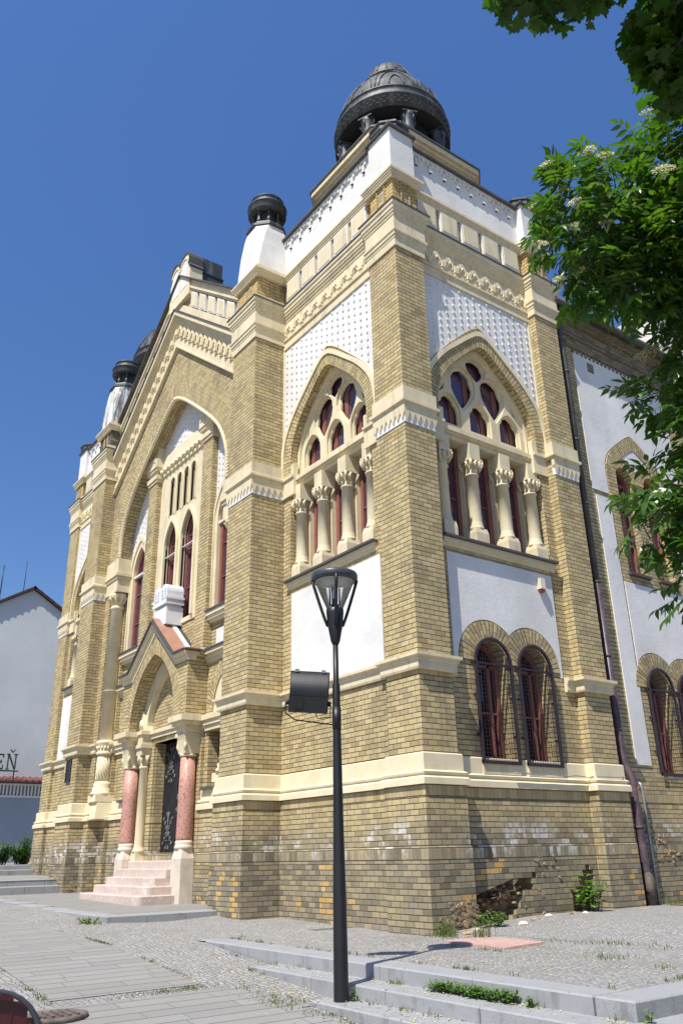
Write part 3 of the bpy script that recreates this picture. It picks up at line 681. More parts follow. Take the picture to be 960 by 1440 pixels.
def turret(cx,cy,mat):
    E=node_empty('turret',SYN,(cx,cy,12.3))
    m=MB(); m.box(cx-.45,cx+.45,cy-.47,cy+.45,12.30,12.86); b=m.build('turret_block',M['sbrick'] if cx<-9 else M['ybrick'],E)
    for T,a,c2,v in ((FRONT,cx-.45,cx+.45,-(cy-.47)),(sidewall(cx+.45),cy-.47,cy+.45,0)):
        w=c2-a; k=MB(T); k.box(a+w*.34,a+w*.46,v-.02,v+.008,12.34,12.84); k.box(a+w*.62,a+w*.74,v-.02,v+.008,12.34,12.84); k.build('niche',M['brick'],b)
    m=MB()
    def ring(h,c,z): return [m.pt((cx+x,cy+y,z)) for x,y in ((-h,-c),(-c,-h),(c,-h),(h,-c),(h,c),(c,h),(-c,h),(-h,c))]
    rows=[ring(.475,.47,13.0),ring(.475,.455,13.35),ring(.465,.37,13.85),ring(.44,.27,14.25),ring(.41,.19,14.48)]
    for a,b2 in zip(rows,rows[1:]):
        for i in range(8): m.fi([a[i],a[(i+1)%8],b2[(i+1)%8],b2[i]])
    m.fi(rows[-1]); m.fi(rows[0][::-1]); m.build('turret_body',mat,E)
    m=MB(); m.lathe((cx,cy),[(.46,14.482),(.49,14.49),(.49,14.55),(.42,14.60),(.40,14.66),(.36,14.68)],8,False,math.pi/8); m.build('turret_lid',M['lead'],E)
    m=MB(); m.lathe((cx,cy),[(.24,14.66),(.24,15.1)],16,False)
    for k in range(8):
        a=2*math.pi*(k+.5)/8; m.lathe((cx+.31*math.cos(a),cy+.31*math.sin(a)),[(.05,14.68),(.05,14.80),(.036,14.82),(.033,14.96),(.06,15.05)],8)
    m.build('turret_drum',M['lead'],E)
    m=MB(); m.lathe((cx,cy),[(.30,15.02),(.44,15.03),(.455,15.06),(.455,15.22),(.47,15.23),(.47,15.26),(.40,15.29),(.385,15.30),(.385,15.42),(.40,15.43),(.40,15.45),(.36,15.49),(.24,15.55),(.08,15.60),(.03,15.61),(.03,15.68)],28); m.build('turret_cap',M['lead'],E)
turret(-4.4,-.13,M['white']); turret(2*CX+4.4,-.13,M['whitew'])
# ------------------------------------------------------------------ centre of the front
def CT(u,v,z): return (CX+u,-v,z)
B=lambda x:13.72-.775*abs(x)
arch=keel(0,3.1,8.6,3.55)
zg=14.9
m=MB(CT)
poly=[(-3.82,-.5),(-3.82,B(3.82)+1.1),(0,B(0)+1.1),(3.82,B(3.82)+1.1),(3.82,-.5),(3.5,-.5),(3.5,8.0),(3.1,8.0)]+arch[::-1]+[(-3.1,8.0),(-3.5,8.0),(-3.5,-.5)]
m.prism(poly[::-1],-.35,.29); part(m,'gable_wall',M['brick'])
for s in(-1,1):
    m=MB(CT); m.box(min(s*3.1,s*3.52),max(s*3.1,s*3.52),-.4,0,-.5,8.0); part(m,'jamb_wall',M['brick'])
# arch ring, twisted moulding
m=MB(CT); m.ring(keel(0,3.12,8.6,3.57),keel(0,3.62,8.6,4.12),.2,.315); part(m,'brick_arch',M['brick'])
P=keel(0,3.06,8.62,3.50); Q=[]
for (a,b),(c,d) in zip(P,P[1:]):
    for k in range(6): Q.append((a+(c-a)*k/6,b+(d-b)*k/6))
m=MB(CT); m.tube([(x,.30,z) for x,z in Q],.045,8)
for ph in range(3):
    L=0; H=[]
    for i,(x,z) in enumerate(Q):
        if i: L+=math.hypot(x-Q[i-1][0],z-Q[i-1][1])
        a=L*26+ph*2.094; nx,nz=x/3.3,(z-8.6)/3.6; l=math.hypot(nx,nz) or 1
        H.append((x+nx/l*.036*math.cos(a),.30+.036*math.sin(a),z+nz/l*.036*math.cos(a)))
    m.tube(H,.022,5)
part(m,'twisted_moulding',M['creamd'])
# gable frieze and cornice, following the slope
def slope(name,a,b,v0,v1,mat,w=3.82):
    m=MB(CT); m.prism([(-w,B(w)+a),(0,B(0)+a),(w,B(w)+a),(w,B(w)+b),(0,B(0)+b),(-w,B(w)+b)][::-1],v0,v1); return part(m,name,mat)
slope('gable_band',0,.06,.2,.38,M['cream']); slope('gable_band',.06,.30,.2,.345,M['cream']); slope('gable_band',.30,.80,.2,.315,M['cream'])
slope('gable_cornice',.80,.86,.2,.36,M['cream']); slope('gable_cornice',.86,.93,.2,.40,M['cream']); slope('gable_cornice',.93,1.0,.2,.44,M['cream']); slope('gable_cornice',1.0,1.14,.2,.50,M['cream']); slope('gable_flashing',1.143,1.185,.1,.53,M['flash'])
slope('gable_parapet',1.188,1.42,0,.33,M['cream']); slope('gable_parapet',1.42,1.98,0,.27,M['brick']); slope('gable_coping',1.98,2.05,0,.34,M['cream']); slope('gable_coping',2.05,2.12,0,.38,M['cream']); slope('gable_coping',2.12,2.33,0,.34,M['cream']); slope('gable_flashing',2.333,2.375,-.1,.46,M['flash'])
fz=MB(CT); s=.262
for k in range(-14,15):
    if k==0: continue
    u=k*s-math.copysign(s/2,k); z=B(u)+.47
    if abs(u)>3.72: continue
    fz.ring(pointed(u,s*.30,z,.17,3),pointed(u,s*.46,z,.25,3),.3,.375,False)
    fz.tube([(u,.33,z-.02),(u,.33,z+.10)],.022,5)
for k in range(-14,15):
    u=k*s; z=B(u)+.47
    fz.box(u-.05,u+.05,.3,.41,z-.09,z); fz.box(u-.035,u+.035,.3,.385,z-.15,z-.09); fz.box(u-.03,u+.03,.3,.40,z,z+.09)
part(fz,'gable_frieze',M['creamd'])
for sg in (-1,1):
    for k in range(6):
        a=.66+k*.53; b=a+.38
        if b>3.8: continue
        def pp(e): return [(sg*(a+e),B(a+e)+1.45+e),(sg*(b-e),B(b-e)+1.45+e),(sg*(b-e),B(b-e)+1.95-e),(sg*(a+e),B(a+e)+1.95-e)][::sg]
        m=MB(CT); m.prism(pp(0),.2,.335); o=part(m,'gable_panel',M['white'])
        m=MB(CT); m.prism(pp(.04),.3,.345); m.build('panel_field',M['cream'],o)
# crest with a pair of round-headed panels
m=MB(CT); cr=[(-.62,15.1),(.62,15.1),(.62,16.0),(.54,16.12)]+[(.30+.25*math.cos(math.pi*k/8),16.34+.25*math.sin(math.pi*k/8)) for k in range(9)]+[(0,16.52)]+[(-.30+.25*math.cos(math.pi*k/8),16.34+.25*math.sin(math.pi*k/8)) for k in range(9)]+[(-.54,16.12),(-.62,16.0)]
m.prism(cr,.02,.40); o=part(m,'gable_crest',M['creamd'])
m=MB(CT)
for d in (-.27,.27): m.prism([(d-.2,15.45)]+rnd(d,.2,16.22,8)+[(d+.2,15.45)],.38,.408)
m.build('crest_panel',M['white'],o)
m=MB(CT)
for d in (-.27,.27): m.ring(rnd(d,.2,16.22,8),rnd(d,.25,16.22,8),.38,.43,False)
m.build('crest_moulding',M['creamd'],o)
m=MB(CT); m.ring([(p[0],p[1]) for p in cr[2:-1]],[(p[0]*1.07,p[1]+.035) for p in cr[2:-1]],-.0,.43,False); m.build('crest_flashing',M['flash'],o)
m=MB(CT); m.box(-.60,.60,-.62,.02,15.2,15.95); m.box(-.54,.54,-.62,.02,15.95,16.52); m.build('crest_casing',M['lead'],o)
m=MB(CT); m.box(-.615,.615,-.63,.01,15.93,15.99); m.build('casing_seam',M['black'],o)

# recessed wall inside the big arch
wins=[]
hole_c=[(-.98,6.1),(-.98,10.3),(.98,10.3),(.98,6.1)]
hole_s=[[(d-.44,5.95)]+pointed(d,.44,8.1,.75)+[(d+.44,5.95)] for d in(-2.42,2.42)]
hole_d=[(-.78,1.1),(-.78,3.45),(.78,3.45),(.78,1.1)]
hole_l=[[(d-.28,2.3),(d-.28,3.4),(d+.28,3.4),(d+.28,2.3)] for d in (-2.2,2.2)]
m=MB(CT); m.prism([(-3.3,0),(3.3,0),(3.3,9),(2.6,11),(0,12.4),(-2.6,11),(-3.3,9)],-.6,-.1,[hole_c,hole_d]+hole_s+hole_l); part(m,'recess_wall',M['brick'])
wa=[(-3.12,8.0),(3.12,8.0)]+keel(0,3.12,8.6,3.56)[::-1]
m=MB(CT); m.prism(wa,-.15,-.078,[[(-.98,8.02),(-.98,10.3),(.98,10.3),(.98,8.02)]]+[ [(d-.44,8.05)]+pointed(d,.44,8.1,.75)+[(d+.44,8.05)] for d in(-2.42,2.42)])
avoid=[[(-1.9,8),(1.9,8),(1.9,10.95),(-1.9,10.95)]]+[[(d-.62,5.)]+pointed(d,.60,8.1,1.02)+[(d+.62,5.)] for d in (-2.42,2.42)]
studs(m,wa,-.08,-3.05,3.05,8.1,12.1,avoid=avoid); part(m,'lattice_panel',M['white'])
# middle window
E1=node_empty('middle_window',SYN,CT(0,-.1,6.1))
def lh(k,f): 
    h=[[(d-.345*k,6.16)]+pointed(d,.345*k,8.25,.66*k)+[(d+.345*k,6.16)] for d in(-.49,.49)]
    h+=[[(d-.125*k,f)]+rnd(d,.125*k,10.05,8)+[(d+.125*k,f)] for d in (-.6,-.2,.2,.6)] if k==1 else []
    return h
m=MB(CT); m.prism([(-1.34,6.05),(1.34,6.05),(1.34,10.42),(-1.34,10.42)],-.15,-.07,lh(1,9.12)); m.build('tracery',M['cream'],E1)
m=MB(CT)
for d in(-.49,.49):
    m.ring([(d-.345,6.16)]+pointed(d,.345,8.25,.66)+[(d+.345,6.16)],[(d-.42,6.16)]+pointed(d,.42,8.25,.78)+[(d+.42,6.16)],-.12,-.015,False)
for d in (-.6,-.2,.2,.6): m.ring([(d-.125,9.12)]+rnd(d,.125,10.05,8)+[(d+.125,9.12)],[(d-.165,9.12)]+rnd(d,.165,10.05,8)+[(d+.165,9.12)],-.12,-.04,False)
m.build('arch_moulding',M['creamd'],E1)
m=MB(CT); m.prism([(-1.0,6.1),(1.0,6.1),(1.0,10.3),(-1.0,10.3)],-.26,-.245); m.build('pane',M['glass'],E1)
m=MB(CT)
for d in(-.49,.49):
    P=[(d-.335,6.16)]+pointed(d,.335,8.25,.64)+[(d+.335,6.16)]
    m.extrude_path(P,[(0,-.25),(-.055,-.25),(-.055,-.18),(0,-.18)])
    for z in (6.95,7.95,8.3): m.box(d-.3,d+.3,-.25,-.22,z,z+.022)
for d in (-.6,-.2,.2,.6): m.box(d-.12,d-.055,-.25,-.16,9.1,10.1); m.box(d-.055,d+.12,-.25,-.215,9.1,10.12)
m.build('frame',M['red'],E1)
m=MB(CT); m.box(-1.36,1.36,-.12,-.03,10.42,10.48); m.box(-1.36,1.36,-.12,.0,10.62,10.68); m.box(-1.36,1.36,-.12,-.02,10.68,10.96); m.box(-1.36,1.36,-.12,-.06,10.48,10.62)
for k in range(12):
    a=-1.25+k*2.5/11; m.tube([(a,-.01,10.50),(a,.01,10.60)],.055,8)
m.build('corbel_table',M['creamd'],E1)
# inner piers
for s in (-1,1):
    a,b=(1.34,1.85) if s>0 else (-1.85,-1.34)
    m=MB(CT); m.box(a,b,-.2,.07,5.85,10.3); m.box(a-.04,b+.04,-.2,.12,5.0,5.85,top=(.035,.045)); o=part(m,'inner_pier',M['brick'])
    m=MB(CT); m.box(a-.03,b+.03,-.2,.10,10.3,10.38); m.box(a-.06,b+.06,-.2,.13,10.38,10.5); m.box(a-.01,b+.01,-.2,.09,10.5,10.62); m.box(a-.07,b+.07,-.2,.14,10.62,10.70); m.box(a-.10,b+.10,-.2,.17,10.70,10.95)
    for k in range(4): m.box(a-.04+k*.155,a+.04+k*.155,-.2,.185,10.86,11.0)
    m.box(a-.03,b+.03,-.3,.10,10.95,11.5); m.build('pier_cap',M['cream'],o)
    # side lancet
    d=s*2.42; E2=node_empty('lancet_window',SYN,CT(d,-.1,5.95))
    m=MB(CT); m.ring([(d-.40,5.95)]+pointed(d,.40,8.1,.70)+[(d+.40,5.95)],[(d-.58,5.95)]+pointed(d,.58,8.1,.98)+[(d+.58,5.95)],-.16,-.05,False); m.ring([(d-.52,5.95)]+pointed(d,.52,8.1,.89)+[(d+.52,5.95)],[(d-.60,5.95)]+pointed(d,.60,8.1,1.02)+[(d+.60,5.95)],-.2,-.02,False); m.build('arch_moulding',M['cream'],E2)
    m=MB(CT); m.prism([(d-.42,5.9)]+pointed(d,.42,8.1,.73)+[(d+.42,5.9)],-.20,-.185); m.build('pane',M['glass'],E2)
    m=MB(CT); m.extrude_path([(d-.39,5.95)]+pointed(d,.39,8.1,.69)+[(d+.39,5.95)],[(0,-.19),(-.10,-.19),(-.10,-.13),(0,-.13)])
    for z in (6.7,7.5,8.1): m.box(d-.3,d+.3,-.19,-.16,z,z+.022)
    m.build('frame',M['red'],E2)
    a,b=(1.86,3.1) if s>0 else (-3.1,-1.86)
    m=MB(CT); m.box(a,b,-.15,-.02,5.70,5.76); m.box(a,b,-.15,.03,5.76,5.84); m.box(a,b,-.15,.07,5.84,5.93); o=part(m,'sill',M['creamd']); m=MB(CT); m.box(a,b,-.2,.10,5.933,5.97); m.build('sill_flashing',M['flash'],o)
    # white tablet below the lancet, moulding under it
    m=MB(CT); m.box(d-.32,d+.32,-.15,-.085,5.18,5.52); part(m,'plaster_panel',M['white'])
    a,b=(1.78,3.1) if s>0 else (-3.1,-1.78)
    m=MB(CT); m.box(a,b,-.15,-.05,4.84,4.92); m.box(a,b,-.15,.0,4.92,5.0); m.box(a,b,-.15,.05,5.0,5.08); o=part(m,'cornice',M['cream']); m=MB(CT); m.box(a,b,-.15,.08,5.083,5.12); m.build('cornice_flashing',M['flash'],o)
    # blind arch and little window beside the porch
    m=MB(CT); m.ring([(d-.30,3.72)]+pointed(d,.34,3.75,.75)+[(d+.30,3.72)],[(d-.60,3.72)]+pointed(d,.62,3.75,1.1)+[(d+.60,3.72)],-.2,-.075); part(m,'brick_arch',M['brick'])
    m=MB(CT); m.prism([(d-.33,3.74)]+pointed(d,.33,3.75,.73)+[(d+.33,3.74)],-.12,-.097); part(m,'blind_arch_field',M['cream'])
    E3=node_empty('side_light',SYN,CT(s*2.2,-.1,2.3))
    m=MB(CT); m.box(s*2.2-.28,s*2.2+.28,-.42,-.40,2.3,3.4); m.build('pane',M['glass'],E3)
    m=MB(CT); m.box(s*2.2-.28,s*2.2-.2,-.41,-.33,2.3,3.4); m.box(s*2.2+.2,s*2.2+.28,-.41,-.33,2.3,3.4); m.box(s*2.2-.2,s*2.2+.2,-.41,-.36,2.8,2.83); m.build('frame',M['maroon'],E3)
    m=MB(CT); m.box(s*2.2-.36,s*2.2+.36,-.3,.02,2.245,2.29); m.build('sill',M['flash'],E3)
    # big jamb column under the arch impost
    E4=node_empty('jamb_column',SYN,CT(s*3.3,.13,2.3)); c=(s*3.3,.13)
    m=MB(CT); m.lathe(c,[(.17,3.78),(.165,7.2),(.19,7.22),(.19,7.27),(.17,7.30)],24); m.lathe(c,[(.172,5.02),(.176,5.03),(.172,5.04)],24); m.build('shaft',M['cream'],E4)
    m=MB(CT); m.lathe(c,[(.17,7.30),(.19,7.42),(.25,7.56),(.27,7.62)],20)
    for k in range(12):
        a=2*math.pi*k/12; m.tube([(c[0]+.18*math.cos(a),c[1]+.18*math.sin(a),7.36),(c[0]+.25*math.cos(a),c[1]+.25*math.sin(a),7.52),(c[0]+.29*math.cos(a),c[1]+.29*math.sin(a),7.5)],[.03,.045,.025],5)
    m.build('capital',M['creamd'],E4)
    m=MB(CT); m.lathe(c,[(.17,2.78),(.17,3.42)],24)
    for k in range(14):
        P=[]
        for q in range(13): a=2*math.pi*k/14+q/12*1.6; P.append((c[0]+.172*math.cos(a),c[1]+.172*math.sin(a),2.8+.62*q/12))
        m.tube(P,.010,5)
    m.lathe(c,[(.2,3.42),(.22,3.46),(.2,3.5),(.19,3.52),(.19,3.66),(.23,3.70),(.23,3.76),(.18,3.78)],24)
    for k in range(16):
        a=2*math.pi*k/16; m.tube([(c[0]+.195*math.cos(a),c[1]+.195*math.sin(a),3.54),(c[0]+.21*math.cos(a),c[1]+.21*math.sin(a),3.64)],.024,5)
    m.lathe(c,[(.27,2.46),(.27,2.52),(.23,2.55),(.24,2.62),(.2,2.66),(.22,2.72),(.18,2.78)],24); m.box(c[0]-.26,c[0]+.26,c[1]-.24,c[1]+.24,2.30,2.46); m.build('twisted_base',M['creamd'],E4)
    a,b=(3.0,3.5) if s>0 else (-3.5,-3.0)
    m=MB(CT); m.box(a,b,-.3,.36,1.9,2.31,top=(.05,.05)); m.build('pedestal',M['creamd'],E4)
    # impost block
    a,b=(2.98,3.84) if s>0 else (-3.84,-2.98)
    m=MB(CT); m.box(a,b,-.38,.325,7.65,8.0); m.box(a-.03,b+.03,-.38,.355,8.0,8.08); m.box(a-.06,b+.06,-.38,.39,8.08,8.16); m.box(a-.02,b+.02,-.38,.34,8.16,8.58); part(m,'impost',M['cream'])

# ------------------------------------------------------------------ porch
PO=node_empty('porch',SYN,CT(0,0,0))
pa=pointed(0,1.2,3.75,1.6,10)
gb=lambda x:6.0-.80*abs(x)
m=MB(CT); m.prism(([(-1.76,3.74),(-1.76,5.0),(-1.21,5.0),(0,5.97),(1.21,5.0),(1.76,5.0),(1.76,3.74),(1.2,3.74)]+pa[::-1]+[(-1.2,3.74)]),-.1,.37); m.build('porch_wall',M['brick'],PO)
m=MB(CT); m.ring(pointed(0,1.19,3.75,1.59,10),pointed(0,1.50,3.75,1.93,10),.2,.385); m.build('brick_arch',M['brick'],PO)
line=[(-1.80,4.98),(-1.21,4.98),(0,5.96),(1.21,4.98),(1.80,4.98)]
m=MB(CT); m.extrude_path(line,[(-.10,.2),(.0,.2),(.0,.43),(-.03,.43),(-.05,.40),(-.10,.40)]); m.extrude_path(line,[(0.002,.0),(.09,.0),(.09,.50),(.05,.50),(.03,.47),(0.002,.46)]); m.build('porch_moulding',M['cream'],PO)
m=MB(CT); m.extrude_path(line,[(.093,-.1),(.13,-.1),(.13,.54),(.093,.54)]); m.build('porch_flashing',M['flash'],PO)
m=MB(CT); m.extrude_path([(-1.9,4.96),(-1.22,4.99),(0,5.98),(1.22,4.99),(1.9,4.96)],[(.135,.12),(.155,.12),(.155,.50),(.135,.50)]); m.build('porch_roof',M['copper'],PO)
m=MB(CT); m.extrude_path([(-1.9,4.96),(-1.22,4.99),(0,5.98),(1.22,4.99),(1.9,4.96)],[(.135,-.1),(.16,-.1),(.16,.02),(.135,.02)]); m.build('porch_roof',M['lead'],PO)
m=MB(CT); m.extrude_path([(-1.9,4.96),(-1.22,4.99),(0,5.98),(1.22,4.99),(1.9,4.96)],[(.135,.02),(.18,.02),(.18,.12),(.135,.12)]); m.build('roof_upstand',M['wpaint'],PO)
# twin tablets on the ridge
m=MB(CT); m.box(-.34,.34,-.10,.32,6.0,6.42); m.box(-.30,.30,-.08,.28,6.42,6.48); m.box(-.38,.38,-.1,.36,6.48,6.56)
tb=[(-.37,6.56),(.37,6.56)]+[(.19+.18*math.cos(math.pi*k/8),6.80+.18*math.sin(math.pi*k/8)) for k in range(9)]+[(-.19+.18*math.cos(math.pi*k/8),6.80+.18*math.sin(math.pi*k/8)) for k in range(9)]
m.prism(tb,-.08,.34); o=m.build('tablets',M['wpaint'],PO)
m=MB(CT)
for s in(-1,1):
    m.tube([(s*.19,.345,6.6+q*.05) for q in range(6)],.012,4)
    for q in range(5): m.box(s*.19-.12,s*.19-.03,.335,.352,6.62+q*.055,6.64+q*.055); m.box(s*.19+.03,s*.19+.12,.335,.352,6.62+q*.055,6.64+q*.055)
m.box(-.40,-.36,-.1,.38,6.6,6.66); m.box(.36,.40,-.1,.38,6.6,6.66)
m.build('carving',M['wpaint'],PO)
for s in (-1,1):
    x0,x1=(1.29,1.69) if s>0 else (-1.69,-1.29)
    # impost: stepped block with dentils
    m=MB(CT); m.box(x0,x1,-.1,.33,3.40,3.54); m.box(x0-.08,x1+.08,-.1,.41,3.54,3.62); m.box(x0-.14,x1+.14,-.1,.48,3.62,3.74); m.box(x0+.02,x1-.02,-.1,.31,3.28,3.40)
    for k in range(4):
        y=-.03+k*.085; m.box(x1-.03,x1-.005,y,y+.04,3.32,3.38)
        a=x0+.05+k*.085; m.box(a,a+.04,.305,.325,3.32,3.38)
    m.box(x0+.04,x1-.04,-.06,.28,2.98,3.28,top=(-.025,-.025)); m.build('impost',M['cream'],PO)
    c=(s*1.48,.12)
    m=MB(CT)
    for a in(-1,1):
        for b in (-1,1): m.tube([(c[0]+a*.14,c[1]+b*.14,3.0),(c[0]+a*.18,c[1]+b*.17,3.12),(c[0]+a*.17,c[1]+b*.16,3.2)],[.02,.032,.02],6)
    m.lathe(c,[(.17,2.92),(.182,2.94),(.172,2.97),(.16,2.99)],24); m.build('capital',M['cream'],PO)
    m=MB(CT); m.lathe(c,[(.166,1.30),(.170,1.36),(.164,2.2),(.157,2.93)],28); m.build('column',M['rmarble'],PO)
    m=MB(CT); q=.19
    r0=[(-q,-q+.05),(-q+.05,-q),(q-.05,-q),(q,-q+.05),(q,q-.05),(q-.05,q),(-q+.05,q),(-q,q-.05)]
    rows=[[m.pt((c[0]+x*k,c[1]+y*k,z)) for x,y in r0] for k,z in ((1,-.3),(1,.98),(.80,1.12),(.80,1.15))]
    for a,b in zip(rows,rows[1:]):
        for i in range(8): m.fi([a[i],a[(i+1)%8],b[(i+1)%8],b[i]])
    m.fi(rows[-1]); m.lathe(c,[(.18,1.15),(.198,1.18),(.182,1.22),(.172,1.24),(.184,1.27),(.168,1.31)],24); m.build('pedestal',M['pale'],PO)
    # brick return behind the column, inner order
    x0,x1=(1.25,1.76) if s>0 else (-1.76,-1.25)
    m=MB(CT); m.box(x0,x1,-.12,-.03,0,3.3); m.build('porch_return',M['brick'],PO)
    x0,x1=(.76,.98) if s>0 else (-.98,-.76)
    m=MB(CT); m.box(x0,x1,-.5,-.16,.9,3.45); m.build('door_jamb',M['brick'],PO)
    c=(s*1.10,-.02); m=MB(CT); m.box(c[0]-.14,c[0]+.14,c[1]-.14,c[1]+.14,.7,1.12,top=(.02,.02)); m.lathe(c,[(.14,1.12),(.15,1.15),(.12,1.19),(.11,1.24),(.105,1.3),(.098,2.9),(.12,2.92),(.12,2.95),(.10,2.97),(.11,3.05),(.17,3.2)],20)
    for k in range(8):
        a=2*math.pi*k/8; m.tube([(c[0]+.11*math.cos(a),c[1]+.11*math.sin(a),3.0),(c[0]+.16*math.cos(a),c[1]+.16*math.sin(a),3.12),(c[0]+.15*math.cos(a),c[1]+.15*math.sin(a),3.17)],[.02,.032,.02],5)
    m.box(c[0]-.16,c[0]+.16,c[1]-.2,c[1]+.16,3.2,3.36); m.box(c[0]-.2,c[0]+.2,c[1]-.2,c[1]+.2,3.36,3.44); m.box(c[0]-.17,c[0]+.17,c[1]-.2,c[1]+.17,3.44,3.66); m.box(c[0]-.21,c[0]+.21,c[1]-.2,c[1]+.21,3.66,3.74); m.build('inner_column',M['cream'],PO)
    m=MB(CT); m.prism([(c[0]-.2,3.745),(c[0]+.2,3.745),(c[0]+.08,4.1),(c[0],4.22),(c[0]-.08,4.1)],-.1,.12); 
    for q in range(5): m.tube([(c[0]+(-.12+.06*q),.12,3.78),(c[0]+(-.06+.03*q),.13,4.0)],.02,5)
    m.build('corbel_leaf',M['creamd'],PO)
m=MB(CT); m.ring([(-.98,3.745)]+pointed(0,.95,3.76,1.25,8)+[(.98,3.745)],[(-1.22,3.745)]+pointed(0,1.2,3.76,1.58,8)+[(1.22,3.745)],-.3,.05,False); m.build('inner_arch',M['cream'],PO)
m=MB(CT); m.ring([(-.80,3.745)]+pointed(0,.78,3.76,1.0,8)+[(.80,3.745)],[(-.98,3.745)]+pointed(0,.95,3.76,1.25,8)+[(.98,3.745)],-.4,-.12); m.build('inner_arch',M['cream'],PO)
m=MB(CT); m.prism([(-.8,3.745)]+pointed(0,.78,3.76,1.0,8)+[(.8,3.745)],-.42,-.3); m.ring([(-.55,3.745)]+pointed(0,.55,3.76,.72,8)+[(.55,3.745)],[(-.66,3.745)]+pointed(0,.66,3.76,.85,8)+[(.66,3.745)],-.35,-.24,False); m.build('tympanum',M['cream'],PO)
m=MB(CT); m.box(-1.0,1.0,-.5,-.12,3.45,3.56); m.box(-1.0,1.0,-.5,-.06,3.56,3.66); m.box(-1.0,1.0,-.5,-.02,3.66,3.745); m.build('door_lintel',M['cream'],PO)
# the little imposts that run to the piers
for s in (-1,1):
    a,b=(1.84,3.1) if s>0 else (-3.1,-1.84)
    m=MB(CT); m.box(a,b,-.15,-.04,3.41,3.52); m.box(a,b,-.15,.0,3.52,3.62); m.box(a,b,-.15,.04,3.62,3.73); part(m,'impost_band',M['cream'])
# door
DO=node_empty('door',SYN,CT(0,-.4,1.1))
for s in(-1,1):
    a,b=(0.005,.76) if s>0 else (-.76,-.005)
    m=MB(CT); m.box(a,b,-.44,-.38,1.1,3.45)
    for k in range(6): m.box(a+.02+k*.125,a+.02+k*.125+.105,-.4,-.372,1.14,3.42)
    o=m.build('door_leaf',M['door'],DO)
    m=MB(CT); rs=random.Random(4)
    for zc0 in (1.55,2.95):
        cx0=(a+b)/2
        for arm in (-1,1):
            for bend in (-1,1):
                for j in range(4):
                    bx,bz=cx0+arm*(.06+.075*(j%3)),zc0+bend*(.05+.10*j); r0=.055-.006*j
                    m.tube([(cx0+arm*.01,-.362,zc0+bend*.10*j),(bx-arm*.02,-.362,bz-bend*.04)]+[(bx+arm*r0*math.cos(t*.85)*(1-t/10),-.36,bz+bend*r0*math.sin(t*.85)*(1-t/10)) for t in range(9)],.007,4)
                    m.tube([(bx,-.358,bz),(bx+arm*.03,-.355,bz+bend*.035)],[.012,.003],4)
        m.tube([(cx0,-.362,zc0-.40),(cx0,-.362,zc0+.40)],.008,5)
    m.build('iron_scroll',M['iron'],DO)
m=MB(CT); m.box(.03,.10,-.38,-.355,2.18,2.30); m.tube([(.06,-.37,1.98),(.06,-.32,1.98),(.17,-.32,1.96)],.012,6); m.box(.02,.10,-.38,-.36,1.92,2.04); m.build('handle',M['iron'],DO)
# marble steps
for k in range(6):
    top=.185+.1525*(k+1); f=1.10-.243*k; hw=[1.58,1.42,1.27,1.27,1.27,.95][k]
    m=MB(CT)
    if k<2:
        r=.14; P=[(-hw,-.2)]+[(-hw+r-r*math.cos(math.pi/2*q/5),f-r+r*math.sin(math.pi/2*q/5)) for q in range(6)]+[(hw-r+r*math.sin(math.pi/2*q/5),f-r+r*math.cos(math.pi/2*q/5)) for q in range(6)]+[(hw,-.2)]
    else: P=[(-hw,-.2),(-hw,f),(hw,f),(hw,-.2)]
    a=[m.pt((x,y,top-.1535 if k else -.2)) for x,y in P]; b=[m.pt((x,y,top-.015)) for x,y in P]; b2=[m.pt((x*(1-.008),y-.012 if y>0 else y,top)) for x,y in P]
    n=len(P)
    for i in range(n): m.fi([a[i],a[(i+1)%n],b[(i+1)%n],b[i]]); m.fi([b[i],b[(i+1)%n],b2[(i+1)%n],b2[i]])
    m.fi(b2); m.build('step',M['pstep'],PO)

